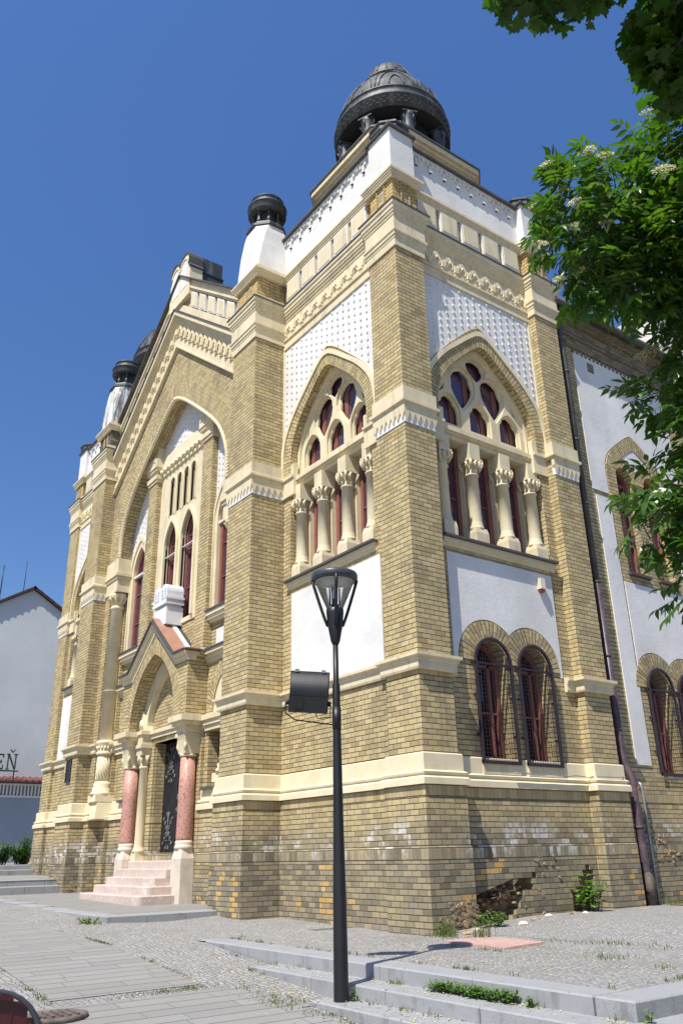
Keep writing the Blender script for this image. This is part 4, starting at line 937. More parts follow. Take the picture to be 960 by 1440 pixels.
# ------------------------------------------------------------------ hall to the right
HV=-.25
def hall_bay(c):
    holes=[]
    for d in (-.49,.49): holes.append([(c+d-.36,2.24)]+rnd(c+d,.36,3.78)+[(c+d+.36,2.24)]); holes.append([(c+d-.30,6.08)]+rnd(c+d,.30,8.15)+[(c+d+.30,6.08)])
    return holes
HC=[6.72,10.55,14.4]
m=MB(SIDE); m.prism([(4.3,-.6),(17,-.6),(17,11.9),(4.3,11.9)],HV-.6,HV,[h for c in HC for h in hall_bay(c)]); part(m,'hall_wall',M['brick'])
m=MB(SIDE); m.box(4.40,17,HV-.1,HV+.06,-.6,1.98); part(m,'plinth',M['brick'])
for c in HC:
    for d in(-.49,.49): ground_window(SIDE,c+d,HV,2.26)
    paired_arches(SIDE,c,HV)
    aL=[p for p in rnd(c-.49,ro,zc,20) if p[0]<=c]; aR=[p for p in rnd(c+.49,ro,zc,20) if p[0]>=c]
    plaster(SIDE,[(c-1.02,4.2),(c-1.02,5.85),(c+1.02,5.85),(c+1.02,4.2)]+[p for p in aR[::-1] if p[0]<c+1.0]+[(c,zm)]+[p for p in aL[::-1] if p[0]>c-1.0],HV)
    for s in(-1,1): plaster(SIDE,[(c+s*1.30-.22,2.36),(c+s*1.30+.22,2.36),(c+s*1.30+.22,7.60),(c+s*1.30-.22,7.60)],HV)
    # upper pair under a pointed brick arch
    ka=keel(c,1.05,8.2,1.12); kb=keel(c,.76,8.2,.80)
    m=MB(SIDE); m.ring([(c-.76,7.68)]+kb+[(c+.76,7.68)],[(c-1.05,7.68)]+ka+[(c+1.05,7.68)],HV-.3,HV+.03); part(m,'brick_arch',M['brick'])
    plaster(SIDE,[(c-.74,8.3)]+keel(c,.75,8.2,.79)+[(c+.74,8.3),(c+.62,8.5),(c+.49,8.56),(c+.3,8.5),(c,8.35),(c-.3,8.5),(c-.49,8.56),(c-.62,8.5)],HV,'plaster_panel')
    for d in (-.49,.49):
        m=MB(SIDE); m.ring(rnd(c+d,.31,8.15,10),[(min(max(x,c-.75 if d<0 else c),c if d<0 else c+.75),z) for x,z in rnd(c+d,.55,8.15,10)],HV-.3,HV+.028); part(m,'brick_arch',M['brick'])
        E5=node_empty('hall_window',SYN,SIDE(c+d,HV,6.08))
        m=MB(SIDE); m.prism([(c+d-.29,6.08)]+rnd(c+d,.29,8.15)+[(c+d+.29,6.08)],HV-.22,HV-.205); m.build('pane',M['glass'],E5)
        m=MB(SIDE); m.extrude_path([(c+d-.29,6.08)]+rnd(c+d,.29,8.15)+[(c+d+.29,6.08)],[(0,HV-.21),(-.05,HV-.21),(-.05,HV-.14),(0,HV-.14)])
        for z in (6.75,7.55,8.1): m.box(c+d-.27,c+d+.27,HV-.21,HV-.16,z,z+.05)
        m.box(c+d-.27,c+d-.02,HV-.21,HV-.17,6.1,8.3)
        m.build('frame',M['red'],E5)
        m=MB(SIDE); m.box(c+d-.34,c+d+.34,HV-.1,HV+.08,6.02,6.07); m.build('sill',M['flash'],E5)
    top=[(c-1.60,7.72),(c-1.60,11.02),(c+1.60,11.02),(c+1.60,7.72),(c+1.08,7.72)]+[p for p in keel(c,1.08,8.2,1.15)[::-1]]+[(c-1.08,7.72)]
    plaster(SIDE,top,HV)
    dn=MB(SIDE)
    for k in range(24):
        a=c-1.58+k*3.16/23; dn.box(a-.035,a+.035,HV-.05,HV+.035,10.95,11.06)
    dn.box(c-1.15,c-.95,HV,HV+.03,10.62,10.84)
    part(dn,'dentil_course',M['gbrick'])
m=MB(SIDE); m.box(4.38,17,HV-.1,HV+.05,11.06,11.30); m.box(4.38,17,HV-.1,HV+.09,11.30,11.36); m.box(4.38,17,HV-.1,HV+.06,11.36,11.62); m.box(4.38,17,HV-.1,HV+.13,11.62,11.70); m.box(4.38,17,HV-.1,HV+.19,11.70,11.82); part(m,'brick_eaves',M['gbrick'])
m=MB(SIDE); m.tube([(4.40,HV+.30,11.86),(17.1,HV+.30,11.86)],.085,10); m.box(4.38,17,HV-.2,HV+.36,11.825,11.85); part(m,'gutter',M['flash'])
m=MB(); 
for p in ([(-.0,4.4,11.95),(-.0,17.2,11.95),(-8.68,17.2,15.2),(-8.68,4.4,15.2)],[(-17.3,4.4,11.95),(-8.68,4.4,15.2),(-8.68,17.2,15.2),(-17.3,17.2,11.95)]): m.face(p)
m.face([(-17.3,4.42,11.95),(0,4.42,11.95),(-8.68,4.42,15.2)]); m.face([(-17.3,17.15,11.95),(0,17.15,11.95),(-8.68,17.15,15.2)]); part(m,'hall_roof',M['tile'])
m=MB(); m.box(-17.1,-1.,.75,17,-.5,11.9); part(m,'hall_core',M['dark'])
m=MB(); m.box(-17.3,-17.2,4.3,17,-.6,11.9); m.box(-17.3,0-.3,16.95,17.05,-.6,11.9); part(m,'hall_wall',M['brick'])
m=MB(); m.box(-16.9,-.9,.6,4.6,11.9,12.6); part(m,'roof_deck',M['lead'])
m=MB(); m.box(-2.4,-.75,9.7,11.2,11.9,14.2); m.box(-2.5,-.65,9.6,11.3,14.2,14.32); part(m,'roof_block',M['white'])

# broken masonry near the ground
def cavity(T,poly,v,depth,name):
    m=MB(T); u=[p[0] for p in poly]; z=[p[1] for p in poly]; n=14; r0=random.Random(2); g=[[m.pt((lerp0(min(u)-.05,max(u)+.05,i/n),v-depth*r0.uniform(.55,1.),lerp0(-.1,max(z)+.05,j/8))) for j in range(9)] for i in range(n+1)]
    for i in range(n):
        for j in range(8): m.fi([g[i][j],g[i+1][j],g[i+1][j+1],g[i][j+1]])
    part(m,name,M['earth'])
def lerp0(a,b,t): return a+(b-a)*t
rs=random.Random(3)
def stones(T,spots,vbase,n,smin,smax,name='rubble_patch'):
    m=MB(T)
    for _ in range(n):
        u0,u1,z0,z1=rs.choice(spots); u=rs.uniform(u0,u1); z=rs.uniform(z0,z1); s=rs.uniform(smin,smax)
        P=[]
        for a in range(7):
            P.append((u+s*math.cos(a*.9)*rs.uniform(.7,1.1),z+s*.6*math.sin(a*.9)*rs.uniform(.7,1.1)))
        d=rs.uniform(.0,.018)
        b=[m.pt((x,vbase-.05,y)) for x,y in P]; f=[m.pt((u+(x-u)*.8,vbase+d,z+(y-z)*.8)) for x,y in P]
        for i in range(7): m.fi([b[i],b[(i+1)%7],f[(i+1)%7],f[i]])
        m.fi(f)
    part(m,name,M['rubble'])
VP=-.125
hollow=[(.74,.02),(.80,.36),(.98,.42),(1.2,.40),(1.42,.44),(1.6,.50),(1.75,.60),(1.95,.62),(2.12,.68),(2.2,.60),(2.06,.50),(1.9,.42),(1.84,.30),(1.72,.16),(1.6,.05)]
cavity(SIDE,hollow,VP-.05,.13,'masonry_hollow')
cavity(SIDE,[(2.95,.1),(2.98,.42),(3.1,.55),(3.3,.74),(3.48,.66),(3.5,.42),(3.35,.2),(3.2,.08)],VP-.03,.09,'masonry_hollow')
hol2=[(2.95,.1),(2.98,.42),(3.1,.55),(3.3,.74),(3.48,.66),(3.5,.42),(3.35,.2),(3.2,.08)]
def jag(P):
    r0=random.Random(8); o=[]
    for (a,b),(c,d) in zip(P,P[1:]+P[:1]):
        n=max(1,round(math.hypot(c-a,d-b)/.09))
        for k in range(n):
            z=max(.005,round((b+(d-b)*k/n)/.0772)*.0772+.003); u=round((a+(c-a)*k/n)/.095)*.095+r0.uniform(-.014,.014)
            if o and abs(o[-1][1]-z)>.01: o.append((u+.004,o[-1][1]+r0.uniform(-.006,.006)))
            if not o or math.hypot(o[-1][0]-u,o[-1][1]-z)>.012: o.append((u,z+r0.uniform(-.006,.006)))
    return o
m=MB(SIDE); m.prism([(.735,-1),(3.625,-1),(3.625,1.06),(.735,1.06)],-.30,VP,[jag(hollow),jag(hol2)]); part(m,'plinth',M['brick'])
m=MB(SIDE); m.prism([(.72,1.06),(3.64,1.06),(3.64,1.88),(.72,1.88)],-.30,VP-.015); part(m,'plinth',M['brick'])
stones(SIDE,[(.85,1.6,.02,.40),(1.3,2.1,.36,.58),(.8,1.9,.0,.12)],VP-.085,75,.03,.065)
stones(SIDE,[(1.5,2.3,.10,.50),(2.2,2.7,.55,.95)],VP+.002,16,.03,.05)
stones(SIDE,[(.08,.74,.0,.22),(.25,.74,.18,.38),(.3,.6,.0,.2)],.078,70,.035,.075)
stones(SIDE,[(3.02,3.45,.12,.6)],VP-.09,18,.03,.06)
stones(SIDE,[(4.95,5.6,.95,1.35),(5.2,6.2,.75,.95)],HV+.062,30,.03,.065)
stones(FRONT,[(2*CX+3.6,2*CX+4.7,.35,.62)],.715,34,.05,.09); stones(FRONT,[(2*CX+1.6,2*CX+3.0,.5,.85)],-.02,24,.05,.09)
stones(sidewall(2*CX+4.86),[(-.55,-.25,.2,.5)],.08,18,.05,.09)
# ------------------------------------------------------------------ ground
def lerp(a,b,t): return a+(b-a)*t
def table(T,x):
    if x<=T[0][0]: return T[0][1]
    for (a,b),(c,d) in zip(T,T[1:]):
        if x<=c: return lerp(b,d,(x-a)/(c-a))
    return T[-1][1]
ZS=[(-12,.20),(-8,.19),(-4.6,.083),(-1.83,0),(2.5,-.35),(9,-.67),(14,-.75)]
def zs(x,y): return table(ZS,x)
def zt(x,y):
    z=table([(-7,.2),(-5.5,.14),(-3.75,.05),(-1.,.0),(0,0)],x)*max(0,min(1,(y+2.4)/1.6)) if x<0 else 0
    return z+.14*max(0,min(1,(y+.3)/2.2))*max(0,min(1,(4.35-x)/2.))*(1 if x>-.05 else 0)
def sheet(name,xs,ys,zf,mat,keep=None):
    m=MB(); n=len(ys)
    idx=[[m.pt((x,y,zf(x,y))) for y in ys] for x in xs]
    for i in range(len(xs)-1):
        for j in range(n-1):
            if keep and not keep((xs[i]+xs[i+1])/2,(ys[j]+ys[j+1])/2): continue
            m.fi([idx[i][j],idx[i+1][j],idx[i+1][j+1],idx[i][j+1]])
    o=m.build(name,mat,None,False); return struct(o)
def rng(a,b,s):
    n=max(1,round((b-a)/s)); return [a+(b-a)*k/n for k in range(n+1)]
far=lambda x,y: zs(x,y)-.02-.3*(1 if (x<-11 or y>-2) else 0)
M['field']=plain('dry_ground',(.22,.20,.16),.9,.15,.4,.3,10)
sheet('ground',[-400,-120,-60,-30]+rng(-20,16,2)+[30,80,400],[-400,-100,-40,-20,-12,-2.3,5,40,120,400],lambda x,y:far(x,y)-.12,M['field'])
sheet('cobbled_pavement',rng(-12.65,16,.45),rng(-14,-2.42,.6),lambda x,y:zs(x,y),M['setts'])
sheet('cobbled_pavement',rng(-4.62,-1.7,.3),rng(-2.45,.3,.25),lambda x,y:lerp(zs(x,y),zt(x,y),max(0,min(1,(y+2.42)/1.2))) if x<-1.9 else zt(x,y),M['setts'])
sheet('cobbled_terrace',rng(-1.9,4.5,.3),rng(-2.3,.30,.2),zt,M['setts'],lambda x,y:not(x<0 and y>.12))
sheet('cobbled_terrace',rng(-.3,4.5,.3),rng(.28,18,.5),lambda x,y:zt(x,y),M['setts'])
sheet('grass_verge',rng(-.35,.75,.3),rng(4.9,18,.5),lambda x,y:zt(x,y)+.012,M['field'])
sheet('slab_walkway',rng(-12.6,.48,.4),[-5.07,-4.5,-4.,-3.57],lambda x,y:zs(x,y)+.006,M['slabs'],lambda x,y: True)
def curve(x): return table([(.7,-3.34),(1.,-2.98),(2.,-2.93),(2.6,-2.78),(3.2,-2.76)],x)
m=MB(); xs=rng(.74,16,.25)
for a,b in zip(xs,xs[1:]):
    ya,yb=(curve(a)-.12,curve(b)-.12) if a<3.2 else (-3.5,-3.5)
    if 1.6<a: ya,yb=min(ya,-3.18),min(yb,-3.18)
    m.face([(a,-12,zs(a,0)+.006),(b,-12,zs(b,0)+.006),(b,yb,zs(b,0)+.006),(a,ya,zs(a,0)+.006)])
struct(m.build('slab_walkway',M['slabs'],None,False))
# bevelled granite stones laid in a row
def stone(mb,x0,x1,y0,y1,z0,z1,b=.012):
    P=[(x0,y0),(x1,y0),(x1,y1),(x0,y1)]; Q=[(x0+b,y0+b),(x1-b,y0+b),(x1-b,y1-b),(x0+b,y1-b)]
    a=[mb.pt((*p,z0)) for p in P]; c=[mb.pt((*p,z1-b)) for p in P]; d=[mb.pt((*p,z1)) for p in Q]
    for i in range(4): mb.fi([a[i],a[(i+1)%4],c[(i+1)%4],c[i]]); mb.fi([c[i],c[(i+1)%4],d[(i+1)%4],d[i]])
    mb.fi(d)
def row(mb,x0,x1,y0,y1,z0,z1,L,axis='x'):
    a,b=(x0,x1) if axis=='x' else (y0,y1); n=max(1,round((b-a)/L)); g=.004
    for k in range(n):
        p,q=a+(b-a)*k/n+g,a+(b-a)*(k+1)/n-g
        if axis=='x': stone(mb,p,q,y0,y1,z0,z1)
        else: stone(mb,x0,x1,p,q,z0,z1)
for k,(xs0,ye,zt0) in enumerate(((-1.86,-2.40,.004),(.05,-2.73,-.124),(1.72,-3.06,-.245))):
    xe=4.79+.33*k; m=MB()
    row(m,xs0,xe-.36,ye,ye+.345,zt0-.35,zt0,1.15); row(m,xe-.35,xe,ye+.005,16,zt0-.45,zt0,1.2,'y')
    struct(m.build('granite_steps',M['granite']))
# slab platform before the portal and its kerb
zp=lambda x:.17+.0175*max(0,-7-x)
sheet('slab_platform',rng(-12.65,-4.9,.4),[-2.3,-1.8,-1,-.2,.3],lambda x,y:zp(x),M['slabs'])
m=MB(); row(m,-4.92,-4.58,-2.62,-.62,-.3,.176,.68,'y')
for k in range(7):
    a=-4.93-k*1.1; stone(m,a-1.1,a-.006,-2.62,-2.3,-.2,zp(a-.5)+.004)
struct(m.build('granite_kerb',M['granite']))
sheet('slab_platform',rng(-17.0,-12.95,.5),rng(-14,.6,.8),lambda x,y:.565+.015*(-13-x),M['slabs'])
m=MB(); row(m,-12.98,-12.6,-14,-.30,.0,.44,1.2,'y'); row(m,-13.34,-12.96,-14,.2,.0,.572,1.2,'y'); row(m,-17.36,-16.98,-14,.6,.2,.765,1.2,'y'); row(m,-17.74,-17.34,-14,5,.2,.895,1.2,'y'); struct(m.build('granite_steps',M['granite']))
sheet('slab_platform',rng(-40,-17.7,2),rng(-20,30,2.),lambda x,y:.885+.004*(-17.7-x),M['slabs'])

# ------------------------------------------------------------------ grass and leaves helper
def blade_mesh(name,mat,items,parent=None):
    # items: list of (list of verts, list of faces, tint)
    v=[];f=[];t=[]
    for vs,fs,ti in items:
        o=len(v); v+=vs
        for q in fs: f.append([o+i for i in q]); t.append(ti)
    me=bpy.data.meshes.new(name); me.from_pydata(v,[],f)
    a=me.attributes.new('tint','FLOAT','FACE'); a.data.foreach_set('value',t)
    me.materials.append(mat); o=bpy.data.objects.new(name,me); COL.objects.link(o)
    if parent: o.parent=parent; o.matrix_parent_inverse=parent.matrix_basis.inverted()
    return o
rg=random.Random(11)
def blades(cx,cy,z,n,rad,h,out,ry=None):
    for _ in range(n):
        x=cx+rg.gauss(0,rad*.5); y=cy+rg.gauss(0,(ry or rad)*.5); a=rg.uniform(0,6.28); l=h*rg.uniform(.4,1.1); b=rg.uniform(.1,.6)*l; w=rg.uniform(.0025,.005)
        dx,dy=math.cos(a),math.sin(a); zz=z(x,y) if callable(z) else z
        out.append(([(x-dy*w,y+dx*w,zz-.005),(x+dy*w,y-dx*w,zz-.005),(x+dx*b*.4+dy*w*.7,y+dy*b*.4-dx*w*.7,zz+l*.6),(x+dx*b*.4-dy*w*.7,y+dy*b*.4+dx*w*.7,zz+l*.6),(x+dx*b,y+dy*b,zz+l)],[(0,1,2,3),(3,2,4)],rg.random()))
G=[]
def line_grass(p,q,dens,h,zf,w=.05):
    L=math.hypot(q[0]-p[0],q[1]-p[1])
    for k in range(int(L*dens)):
        t=rg.random(); 
        if rg.random()<.45+.55*math.sin(t*L*3+p[0]*7): blades(lerp(p[0],q[0],t),lerp(p[1],q[1],t),zf,rg.randint(4,12),w,h*rg.uniform(.5,1.2),G)
line_grass((-1.7,-2.03),(4.4,-2.03),9,.045,lambda x,y:zt(x,y)); line_grass((4.36,-2.0),(4.36,3.),8,.045,lambda x,y:zt(x,y))
line_grass((.2,-2.44),(4.7,-2.44),5,.05,-.124); line_grass((.0,-2.78),(4.9,-2.78),8,.06,lambda x,y:-.245 if x>1.75 else zs(x,y)); line_grass((-1.0,-2.5),(1.2,-2.5),9,.05,lambda x,y:zs(x,y) if x<.05 else -.124)
line_grass((.8,-3.3),(2.0,-2.95),16,.06,zs,.08); line_grass((-4.,-3.54),(.6,-3.52),22,.03,zs); line_grass((.6,-5.0),(.6,-3.4),60,.03,zs,.10); line_grass((-3,-5.1),(.6,-5.1),30,.03,zs,.05); line_grass((.75,-3.4),(2.9,-3.05),40,.035,zs,.16); line_grass((2.0,-3.1),(5,-3.1),14,.04,zs,.05)
line_grass((-5.2,-2.75),(-4.4,-2.8),26,.08,zs,.12); line_grass((.1,-.12),(1.2,-.2),22,.09,zt,.12); line_grass((.8,-.75),(2.9,-.75),12,.05,zt,.1); line_grass((1.6,.1),(3.2,.5),12,.06,zt,.12)
line_grass((3.0,-.6),(4.2,.6),14,.07,zt,.14); line_grass((3.4,-1.2),(4.2,-.5),10,.05,zt,.1); line_grass((-.3,-2.0),(1.6,-1.9),4,.04,zt,.1); line_grass((.2,4.9),(.5,9),70,.10,zt,.35); line_grass((-.1,.9),(-.1,4.2),8,.06,zt,.06)
line_grass((-3.2,-1.2),(-1.6,-1.9),5,.03,zt,.1)
for x,y in ((.35,-.06),(.9,-.02)): blades(x,y,zt,70,.14,.26,G)
o=blade_mesh('grass_tufts',M['grass'],G); o['kind']='stuff'; o['label']='short dry grass growing in the joints of the cobbles and steps'; o['category']='grass'
LT=[]
for _ in range(1500):
    k=rg.random()
    if k<.5: x,y=rg.uniform(-.5,4.8),rg.choice([-2.46,-2.80,-2.95,-3.1,-2.5])+rg.gauss(0,.05)
    elif k<.8: x,y=rg.uniform(-1,4.3),rg.uniform(-2,.0)
    else: x,y=rg.uniform(-2,3.5),rg.uniform(-3.7,-2.6)
    z=(zt(x,y) if y>-2.05 else (.004 if y>-2.4 else (-.124 if (y>-2.73 and x>.05) else (-.245 if (y>-3.06 and x>1.72) else zs(x,y)))))+.009
    s=rg.uniform(.006,.017); a=rg.uniform(0,6.28); c,d=math.cos(a)*s,math.sin(a)*s
    LT.append(([(x+c,y+d,z),(x-d*.6,y+c*.6,z+.003),(x-c,y-d,z+.004),(x+d*.6,y-c*.6,z)],[(0,1,2,3)],rg.random()))
o=blade_mesh('fallen_petals',M['litter'],LT); o['kind']='stuff'; o['label']='yellow petals and dry bits scattered over cobbles and steps'; o['category']='litter'

def leafpair(o,d,n,L,w,fold,curl,profile):
    # a folded leaf: midrib plus two halves; o origin, d direction, n up normal
    d=d.normalized(); s=d.cross(n); s=s.normalized() if s.length>1e-6 else Vector((1,0,0)); n=s.cross(d).normalized()
    mid=[];le=[];ri=[]
    for t,k in profile:
        c=o+d*(L*t)-n*(curl*L*t*t); mid.append(c); le.append(c+s*(w*k)+n*(fold*w*k)); ri.append(c-s*(w*k)+n*(fold*w*k))
    v=[];f=[];N=len(profile)
    v=mid+le+ri
    for i in range(N-1):
        f.append((i,i+1,N+i+1,N+i)); f.append((i+1,i,2*N+i,2*N+i+1))
    return [tuple(p) for p in v],f
LEAFLET=[(0,.08),(.22,.8),(.45,1),(.72,.62),(1,.02)]
def rvec(r,k=1.): return Vector((r.gauss(0,k),r.gauss(0,k),r.gauss(0,k)))
def weed(name,x,y,z,n,h,spread,label,cat='weed',size=.05,group=None):
    E=empty(name,(x,y,z),label,cat,group); it=[]; st=MB()
    r=random.Random(int(x*1000+y*77))
    for k in range(n):
        a=r.uniform(0,6.28); R0=spread*math.sqrt(r.random()); b=Vector((x+R0*.4*math.cos(a),y+R0*.4*math.sin(a),z-.01)); t=Vector((x+R0*math.cos(a),y+R0*math.sin(a),z+h*r.uniform(.45,1)))
        st.tube([b,(b+t)/2+Vector((0,0,.1*h)),t],[.005,.004,.002],4)
        for q in range(5):
            p=b.lerp(t,.35+.65*q/4); d=Vector((math.cos(a+q*2.4),math.sin(a+q*2.4),r.uniform(-.1,.5)))
            v,f=leafpair(p,d,Vector((0,0,1)),size*r.uniform(.7,1.3),size*.36,.25,.3,LEAFLET); it.append((v,f,r.random()))
    blade_mesh('foliage',M['weed'],it,E); st.build('stem',M['stem'],E)
    return E

# ------------------------------------------------------------------ trees
def to_pt(c,d): return Vector(CAMP)+Vector(d)*c
CAMP=(8.969,-7.911,.993)
def elder_tree():
    r=random.Random(21)
    base=Vector((7.40,-2.8,-.58))
    E=empty('elder_tree',base,'elder tree in flower with cream flower heads, its branches hanging in from the right','tree')
    # crown clumps (x,y,z,radius): all in metres
    C=[(6.70,-4.32,4.60,.46),(6.55,-4.50,4.38,.30),(6.50,-4.55,4.75,.22),(7.05,-4.05,4.85,.45),(7.28,-4.15,5.10,.24),(6.86,-4.18,4.14,.33),(6.56,-4.52,4.12,.18),(6.68,-4.36,3.98,.16),(7.05,-3.90,4.20,.5),(6.95,-3.80,3.66,.24),(6.66,-3.92,3.44,.13),(6.80,-3.75,3.18,.24),(6.58,-3.92,2.88,.17),(6.50,-4.0,2.66,.13),(6.72,-3.72,2.62,.24),(6.58,-3.80,2.30,.14),(6.85,-4.05,4.45,.40),(7.0,-4.2,4.3,.35),
       (7.5,-3.5,4.6,.75),(7.5,-3.4,3.6,.65),(7.4,-3.3,2.6,.5),(7.4,-3.9,5.2,.6),(7.9,-3.0,4.2,.8),(7.8,-2.7,3.2,.7),(7.2,-2.9,4.9,.6)]
    SH=Vector((.115,.155,0)); C=[(x+SH.x*(1 if z>3.85 else .1),y+SH.y*(1 if z>3.85 else .1),z,rad*(.86 if z>3.85 else 1.05)) for x,y,z,rad in C]; C+=[(6.98,-3.72,3.62,.26),(6.98,-3.72,3.2,.26),(6.92,-3.66,2.75,.24),(6.78,-3.75,2.42,.2),(7.0,-3.85,3.95,.28)]
    N=[95,40,26,95,34,55,22,24,80,34,16,24,17,12,26,14,50,45,110,80,45,90,90,60,60,38,38,34,26,40]
    tr=MB()
    forks=[]
    for k in range(4):
        a=k*1.7; top=base+Vector((.35*math.cos(a)-.1,.35*math.sin(a)-.35,2.6+.5*k)); m1=base.lerp(top,.5)+Vector((.15*math.cos(a+1),.15*math.sin(a+1),.1)); tr.tube([base+Vector((0,0,-.1)),base.lerp(m1,.5),m1,top],[.085,.07,.055,.035],8); forks.append((base.lerp(m1,.6),m1,top))
    tr.build('trunk',M['bark'],E)
    br=MB(); it=[]; fl=[]; rach=MB()
    for (x,y,z,rad),n in zip(C,N):
        n=int(n*(1.75 if z>3.85 else 1.9)); c=Vector((x,y,z)); j=min((q for F in forks for q in F),key=lambda q:(q-c).length+max(0,q.z-c.z)*1.5)
        br.tube([j,j.lerp(c,.5)+Vector((0,0,.18)),c],[.022,.014,.007],6)
        for _ in range(n):
            d=rvec(r); d.normalize(); p=c+d*rad*r.uniform(.35,1.0)*Vector((1,1,.85)).length/1.65
            if r.random()<.13: br.tube([c.lerp(p,.25)+rvec(r,.05),c.lerp(p,.55)+Vector((0,0,.03)),p],[.005,.004,.0025],4,cap=False)
            ax=(d+Vector((0,0,r.uniform(-.75,.15)))+rvec(r,.25)).normalized(); L=r.uniform(.11,.17)
            up=(Vector((0,0,1))-ax*ax.z+rvec(r,.18)).normalized(); side=ax.cross(up).normalized(); tint=min(1,max(0,r.gauss(.4,.25)))
            rach.tube([p,p+ax*L*.5,p+ax*L-Vector((0,0,.02))],[.0022,.0018,.001],3,cap=False)
            for q in range(7):
                if q==6: b=p+ax*L*.98; dd=ax-Vector((0,0,.2))
                else:
                    b=p+ax*L*(.34+.27*(q//2)); s=1 if q%2 else -1; dd=side*s*.9+ax*.55-Vector((0,0,.25))
                v,f=leafpair(b,dd+rvec(r,.08),up+rvec(r,.15),r.uniform(.062,.096),r.uniform(.0135,.019),.3,r.uniform(.05,.4),LEAFLET); it.append((v,f,min(1,max(0,tint+r.gauss(0,.08)))))
    br.build('branch',M['stem'],E); rach.build('leaf_stalk',M['stem'],E); blade_mesh('foliage',M['elder'],it,E)
    # flower heads
    heads=[(6.36,-4.66,4.62,.07),(6.38,-4.70,4.30,.07),(6.42,-4.62,4.05,.06),(6.48,-4.66,4.86,.07),(6.56,-4.02,3.72,.08),(6.40,-4.72,4.95,.06),(6.44,-4.78,4.72,.07),(6.46,-4.74,4.46,.07),(6.40,-4.72,4.18,.07),(6.78,-4.55,4.74,.10),(6.62,-4.66,4.45,.06),(6.72,-4.52,4.30,.06),(7.05,-4.42,4.92,.08),(7.10,-4.5,4.40,.09),(6.53,-4.1,3.66,.07),(6.46,-4.12,3.50,.08),(7.2,-4.5,5.05,.08),(6.72,-4.6,4.8,.08)]
    for hi,(x,y,z,s) in enumerate(heads):
        s*=.72; m=MB(); c=Vector((x,y,z))+SH+(Vector((.06,-.10,0.02)) if (hi>8 or hi<5) else Vector((.13,.10,-.03))); n=(Vector((CAMP[0]-x,CAMP[1]-y,.6))*.35+Vector((0,0,1))+rvec(r,.25)).normalized(); a=n.orthogonal().normalized(); b=n.cross(a)
        for k in range(5): m.tube([c-n*.07,c+(a*math.cos(k*1.26)+b*math.sin(k*1.26))*s*.6-n*.01],[.0025,.0015],3,cap=False)
        for k in range(300):
            t=math.sqrt(r.random())*s; q=r.uniform(0,6.28); p=c+(a*math.cos(q)+b*math.sin(q))*t+n*(r.uniform(-.006,.008)-.3*t*t/s)
            w=r.uniform(.003,.0055); n2=(n+rvec(r,.5)).normalized(); a2=n2.orthogonal().normalized()*w; b2=n2.cross(a2)
            m.face([p+a2,p+b2,p-a2,p-b2])
        m.build('flower_head',M['flower'],E)
elder_tree()
MAPLE=[(0,.0),(.10,-.06),(.30,-.20),(.42,-.10),(.52,-.14),(.46,.02),(.60,.12),(.86,.16),(.74,.26),(.80,.38),(.56,.40),(.48,.46),(.56,.60),(.42,.60),(.36,.72),(.20,.66),(.16,.84),(0,1.0)]
def maple_tree():
    r=random.Random(5); base=Vector((10.9,-5.2,-.72))
    E=empty('maple_tree',base,'maple tree with lobed leaves overhanging the top right corner','tree')
    tr=MB(); top=base+Vector((-.3,.1,7.2)); tr.tube([base-Vector((0,0,.1)),base+Vector((0,0,.4)),base.lerp(top,.4),top],[.26,.19,.15,.06],10); tr.build('trunk',M['bark'],E)
    C=[(7.50,-5.86,4.48,.15,46),(7.55,-5.72,4.50,.20,70),(7.60,-5.60,4.58,.22,80),(7.68,-5.42,4.68,.17,60),(7.68,-5.16,4.46,.14,55),(7.70,-5.03,4.42,.17,80),(7.72,-4.96,4.28,.13,55),(7.66,-5.08,4.34,.10,35),(7.78,-4.92,4.52,.34,170),(7.90,-5.28,4.85,.34,120),(8.1,-4.9,4.75,.5,200),(8.3,-5.4,5.2,.6,190),(9.0,-5.0,5.2,.8,200),(9.2,-5.8,5.8,.9,180),(10.2,-4.6,5.6,1.0,160),(10.6,-5.6,6.6,1.1,160),(9.6,-4.2,4.9,.8,120),(11.4,-4.6,6.2,1.1,120),(11.6,-6.,6.,1.0,100),(7.95,-5.0,5.1,.4,130),(8.5,-4.7,5.0,.5,130)]
    br=MB(); it=[]
    for x,y,z,rad,n in C:
        c=Vector((x,y,z)); j=base.lerp(top,min(.95,.45+.06*z)); br.tube([j,j.lerp(c,.5)+Vector((0,0,.35)),c],[.05,.028,.008],6)
        for _ in range(int(n*1.7)):
            d=rvec(r); d.normalize(); p=c+d*rad*r.uniform(.2,1)
            if r.random()<.3: br.tube([c,p],[.004,.002],3,cap=False)
            n0=(Vector((0,0,1))+rvec(r,.38)).normalized(); dr=(d*.6+Vector((-.2,0,-.55))+rvec(r,.4)); dr=(dr-n0*dr.dot(n0)).normalized(); s=dr.cross(n0); S=r.uniform(.036,.060)
            o=len(it); v=[];f=[]
            for sg in (1,-1):
                L=[p+dr*(S*1.25*b)+s*(sg*S*1.05*a)-n0*(.25*S*(a*a+b*b)) for a,b in MAPLE]
                k=len(v); ctr=p+dr*S*.35; v.append(tuple(ctr)); v+=[tuple(q) for q in L]
                for i in range(len(L)-1): f.append((k,k+1+i,k+2+i))
            it.append((v,f,min(1,max(0,r.gauss(.35,.25)))))
    br.build('branch',M['bark'],E); blade_mesh('foliage',M['maple'],it,E)
maple_tree()
